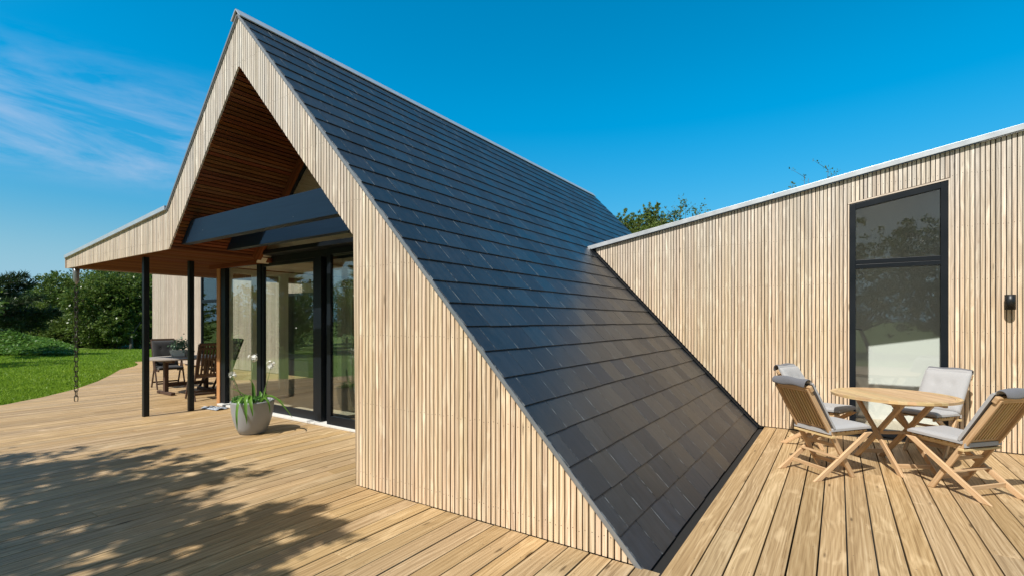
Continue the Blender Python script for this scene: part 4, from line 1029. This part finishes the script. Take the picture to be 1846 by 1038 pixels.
place(False, .54, 4.77, -123, .21, 'folding teak chair below the tall window, its tufted grey cushion facing us')

# round folding table
tb_ = tag(empty('round_table', (.31*H, 4.26*H, 0), R(120)), 'round slatted teak table with crossed folding legs', 'table')
m = MB(); Rt = .54; Ri = Rt-.055; zt0, zt1 = .712, .738; n = 48
for k in range(n):
    a0, a1 = 2*math.pi*k/n, 2*math.pi*(k+1)/n
    def q(r_, a, z): return (r_*math.cos(a), r_*math.sin(a), z)
    m.hexa([q(Ri, a0, zt0), q(Rt, a0, zt0), q(Rt, a0, zt1), q(Ri, a0, zt1)], [q(Ri, a1, zt0), q(Rt, a1, zt0), q(Rt, a1, zt1), q(Ri, a1, zt1)], off=(k*.07, 3.))
p = .062; y = -Ri+.004
while y < Ri:
    y1 = min(y+p-.005, Ri-.002)
    c0 = math.sqrt(max(0, Ri**2-y**2))-.002; c1 = math.sqrt(max(0, Ri**2-y1**2))-.002
    m.hexa([(-c0, y, zt0+.001), (-c1, y1, zt0+.001), (-c1, y1, zt1-.001), (-c0, y, zt1-.001)], [(c0, y, zt0+.001), (c1, y1, zt0+.001), (c1, y1, zt1-.001), (c0, y, zt1-.001)]); y += p
m.build('tabletop', M_teak, tb_)
m = MB()
for y in (-.2, .2): m.bar((-.42, y, .692), (.42, y, .692), .03, .038)
for x in (-.33, .33): m.bar((x, -.23, .69), (x, .23, .69), .03, .034)
m.build('table_rail', M_teak, tb_, .003)
for s in (-1, 1):
    for yy, sg in ((.17, 1), (.135, -1)):
        m = MB(); m.legbar((-.37*sg, s*yy, 0), (.33*sg, s*yy, .69), .028, .05, (0, 1, 0)); m.build('leg', M_teak, tb_, .004)
for a_, b_, w_, t_ in (((-.29, -.17, .08), (-.29, .17, .08), .022, .04), ((.29, -.135, .08), (.29, .135, .08), .022, .04), ((0, -.17, .345), (0, .17, .345), .03, .03)):
    m = MB(); m.bar(a_, b_, w_, t_); m.build('stretcher', M_teak, tb_, .003)

# ------------------------------------------------------------------ dining set under the canopy
def make_dchair():
    t = empty('dining_chair'); w = .26; yo = Vector((0, 1, 0))
    BT = Vector((-.26, 0, 1.08)); S0 = Vector((0, 0, .42)); sl_ = BT-S0
    def ob(z): return S0+sl_*((z-.42)/.66)
    for s in (-1, 1):
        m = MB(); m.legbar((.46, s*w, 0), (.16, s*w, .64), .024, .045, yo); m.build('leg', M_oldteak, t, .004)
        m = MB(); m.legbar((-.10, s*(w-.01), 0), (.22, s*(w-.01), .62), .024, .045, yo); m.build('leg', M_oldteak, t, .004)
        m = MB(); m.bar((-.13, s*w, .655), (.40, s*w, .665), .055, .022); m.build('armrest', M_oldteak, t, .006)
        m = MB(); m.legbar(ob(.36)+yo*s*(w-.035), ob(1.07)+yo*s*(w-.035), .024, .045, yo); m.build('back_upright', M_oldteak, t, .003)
    m = MB(); up = sl_.normalized(); nb = Vector((-up.z, 0, up.x))
    for k in range(8): y = -w+.07+k*(2*(w-.07))/7; m.bar(ob(.47)+yo*y, ob(1.06)+yo*y, .034, .012, up=nb)
    m.bar(ob(1.065)-yo*(w-.04), ob(1.065)+yo*(w-.04), .024, .045, up=up); m.bar(ob(.985)-yo*(w-.04), ob(.985)+yo*(w-.04), .028, .04, up=up); m.bar(ob(.47)-yo*(w-.04), ob(.47)+yo*(w-.04), .024, .06, up=up)
    m.build('backrest', M_oldteak, t, .002)
    m = MB()
    for k in range(8): m.bar((.03+k*.055, -w+.03, .425), (.03+k*.055, w-.03, .425), .045, .016)
    m.bar((0, -w+.03, .40), (.44, -w+.03, .40), .022, .04); m.bar((0, w-.03, .40), (.44, w-.03, .40), .022, .04); m.build('seat', M_oldteak, t, .003)
    for xx in (.41, -.04): m = MB(); m.bar((xx, -w, .12), (xx, w, .12), .02, .035); m.build('stretcher', M_oldteak, t, .003)
    return t
dp = make_dchair()
def pdc(first, x, y, ang, label, cushion=False):
    c = dp if first else copy_tree(dp); c.location = (x*H, y*H, .001); c.rotation_euler = (0, 0, R(ang)); tag(c, label, 'chair', 'dining chairs around the terrace table'); return c
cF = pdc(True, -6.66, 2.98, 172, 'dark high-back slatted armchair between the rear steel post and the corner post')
cE = pdc(False, -8.5, 3.2, -8, 'high-back armchair with black cushion at the far end of the terrace table')
cG = pdc(False, -7.80, 3.74, -85, 'dark slatted armchair seen through the corner glass behind the table')
m = MB(); me = cushion_mesh('back_cushion', .62, .46, .06, True, 4); me.materials.clear(); me.materials.append(M_blackc); me.materials.append(plain('grey_piping', (.35, .35, .36), .8))
ux = Vector((-.26, 0, .66)).normalized(); uz = Vector((ux.z, 0, -ux.x)); uy = uz.cross(ux)
cb = bpy.data.objects.new('back_cushion', me); COL.objects.link(cb); cb.parent = cE; cb.matrix_local = Matrix(((ux.x, uy.x, uz.x, .03), (0, uy.y, 0, 0), (ux.z, uy.z, uz.z, .46), (0, 0, 0, 1)))
me = cushion_mesh('seat_cushion', .46, .46, .06, True, 5); me.materials.clear(); me.materials.append(M_blackc); me.materials.append(M_blackc)
cb = bpy.data.objects.new('seat_cushion', me); COL.objects.link(cb); cb.parent = cE; cb.location = (.0, 0, .434)
TX, TY = -7.62*H, 3.12*H
dt = tag(empty('dining_table', (TX, TY, 0)), 'weathered oval wooden table under the canopy', 'table')
m = MB(); n = 48
pts = [(math.copysign(abs(math.cos(a))**.8, math.cos(a))*.60, math.copysign(abs(math.sin(a))**.8, math.sin(a))*.72) for a in [2*math.pi*k/n for k in range(n)]]
o = len(m.v); m.v += [(x, y, .715) for x, y in pts]+[(x, y, .745) for x, y in pts]
m.face([n-1-k for k in range(n)], [(pts[n-1-k][1], pts[n-1-k][0]) for k in range(n)]); m.face([n+k for k in range(n)], [(y, x) for x, y in pts])
for k in range(n): j = (k+1) % n; m.face([k, j, n+j, n+k])
m.build('tabletop', wood('grey_table_wood', (.26, .22, .19), (.34, .29, .26), (.42, .37, .33), su=1., sv=30, knots=0.), dt, .003)
for s in (-1, 1):
    m = MB(); m.box(-.045, .045, s*.38-.035, s*.38+.035, .06, .70); m.build('leg', M_oldteak, dt, .004)
    m = MB(); m.box(-.34, .34, s*.38-.04, s*.38+.04, 0, .06, 'x'); m.box(-.36, .36, s*.38-.03, s*.38+.03, .655, .714, 'x'); m.build('foot', M_oldteak, dt, .01)
m = MB(); m.box(-.02, .02, -.345, .345, .15, .22, 'y'); m.build('stretcher', M_oldteak, dt, .004)
qx, qy = -7.82*H, 3.12*H
m = MB(); m.hexa([(-.14, -.07, 0), (.14, -.07, 0), (.14, .07, 0), (-.14, .07, 0)], [(-.17, -.09, .13), (.17, -.09, .13), (.17, .09, .13), (-.17, .09, .13)])
pb = m.build('planter_box', M_sill, bevel=.006, loc=(qx, qy, .746)); pb.rotation_euler = (0, 0, .6); tag(pb, 'small pale planter box standing on the dining table', 'planter')
r = np.random.default_rng(31); C = r.normal(size=(420, 3))*np.array([.10, .07, .07])+np.array([0, 0, .1])
o = bpy.data.objects.new('small_plant', leaf_mesh('small_plant', C, r.normal(size=C.shape), .05, leafmat('grey_green', (.10, .17, .12), (.2, .3, .2), None), aspect=.7, seed=3)); COL.objects.link(o); o.location = (qx, qy, .876)
tag(o, 'grey-green leafy plant in the small box on the dining table', 'plant')
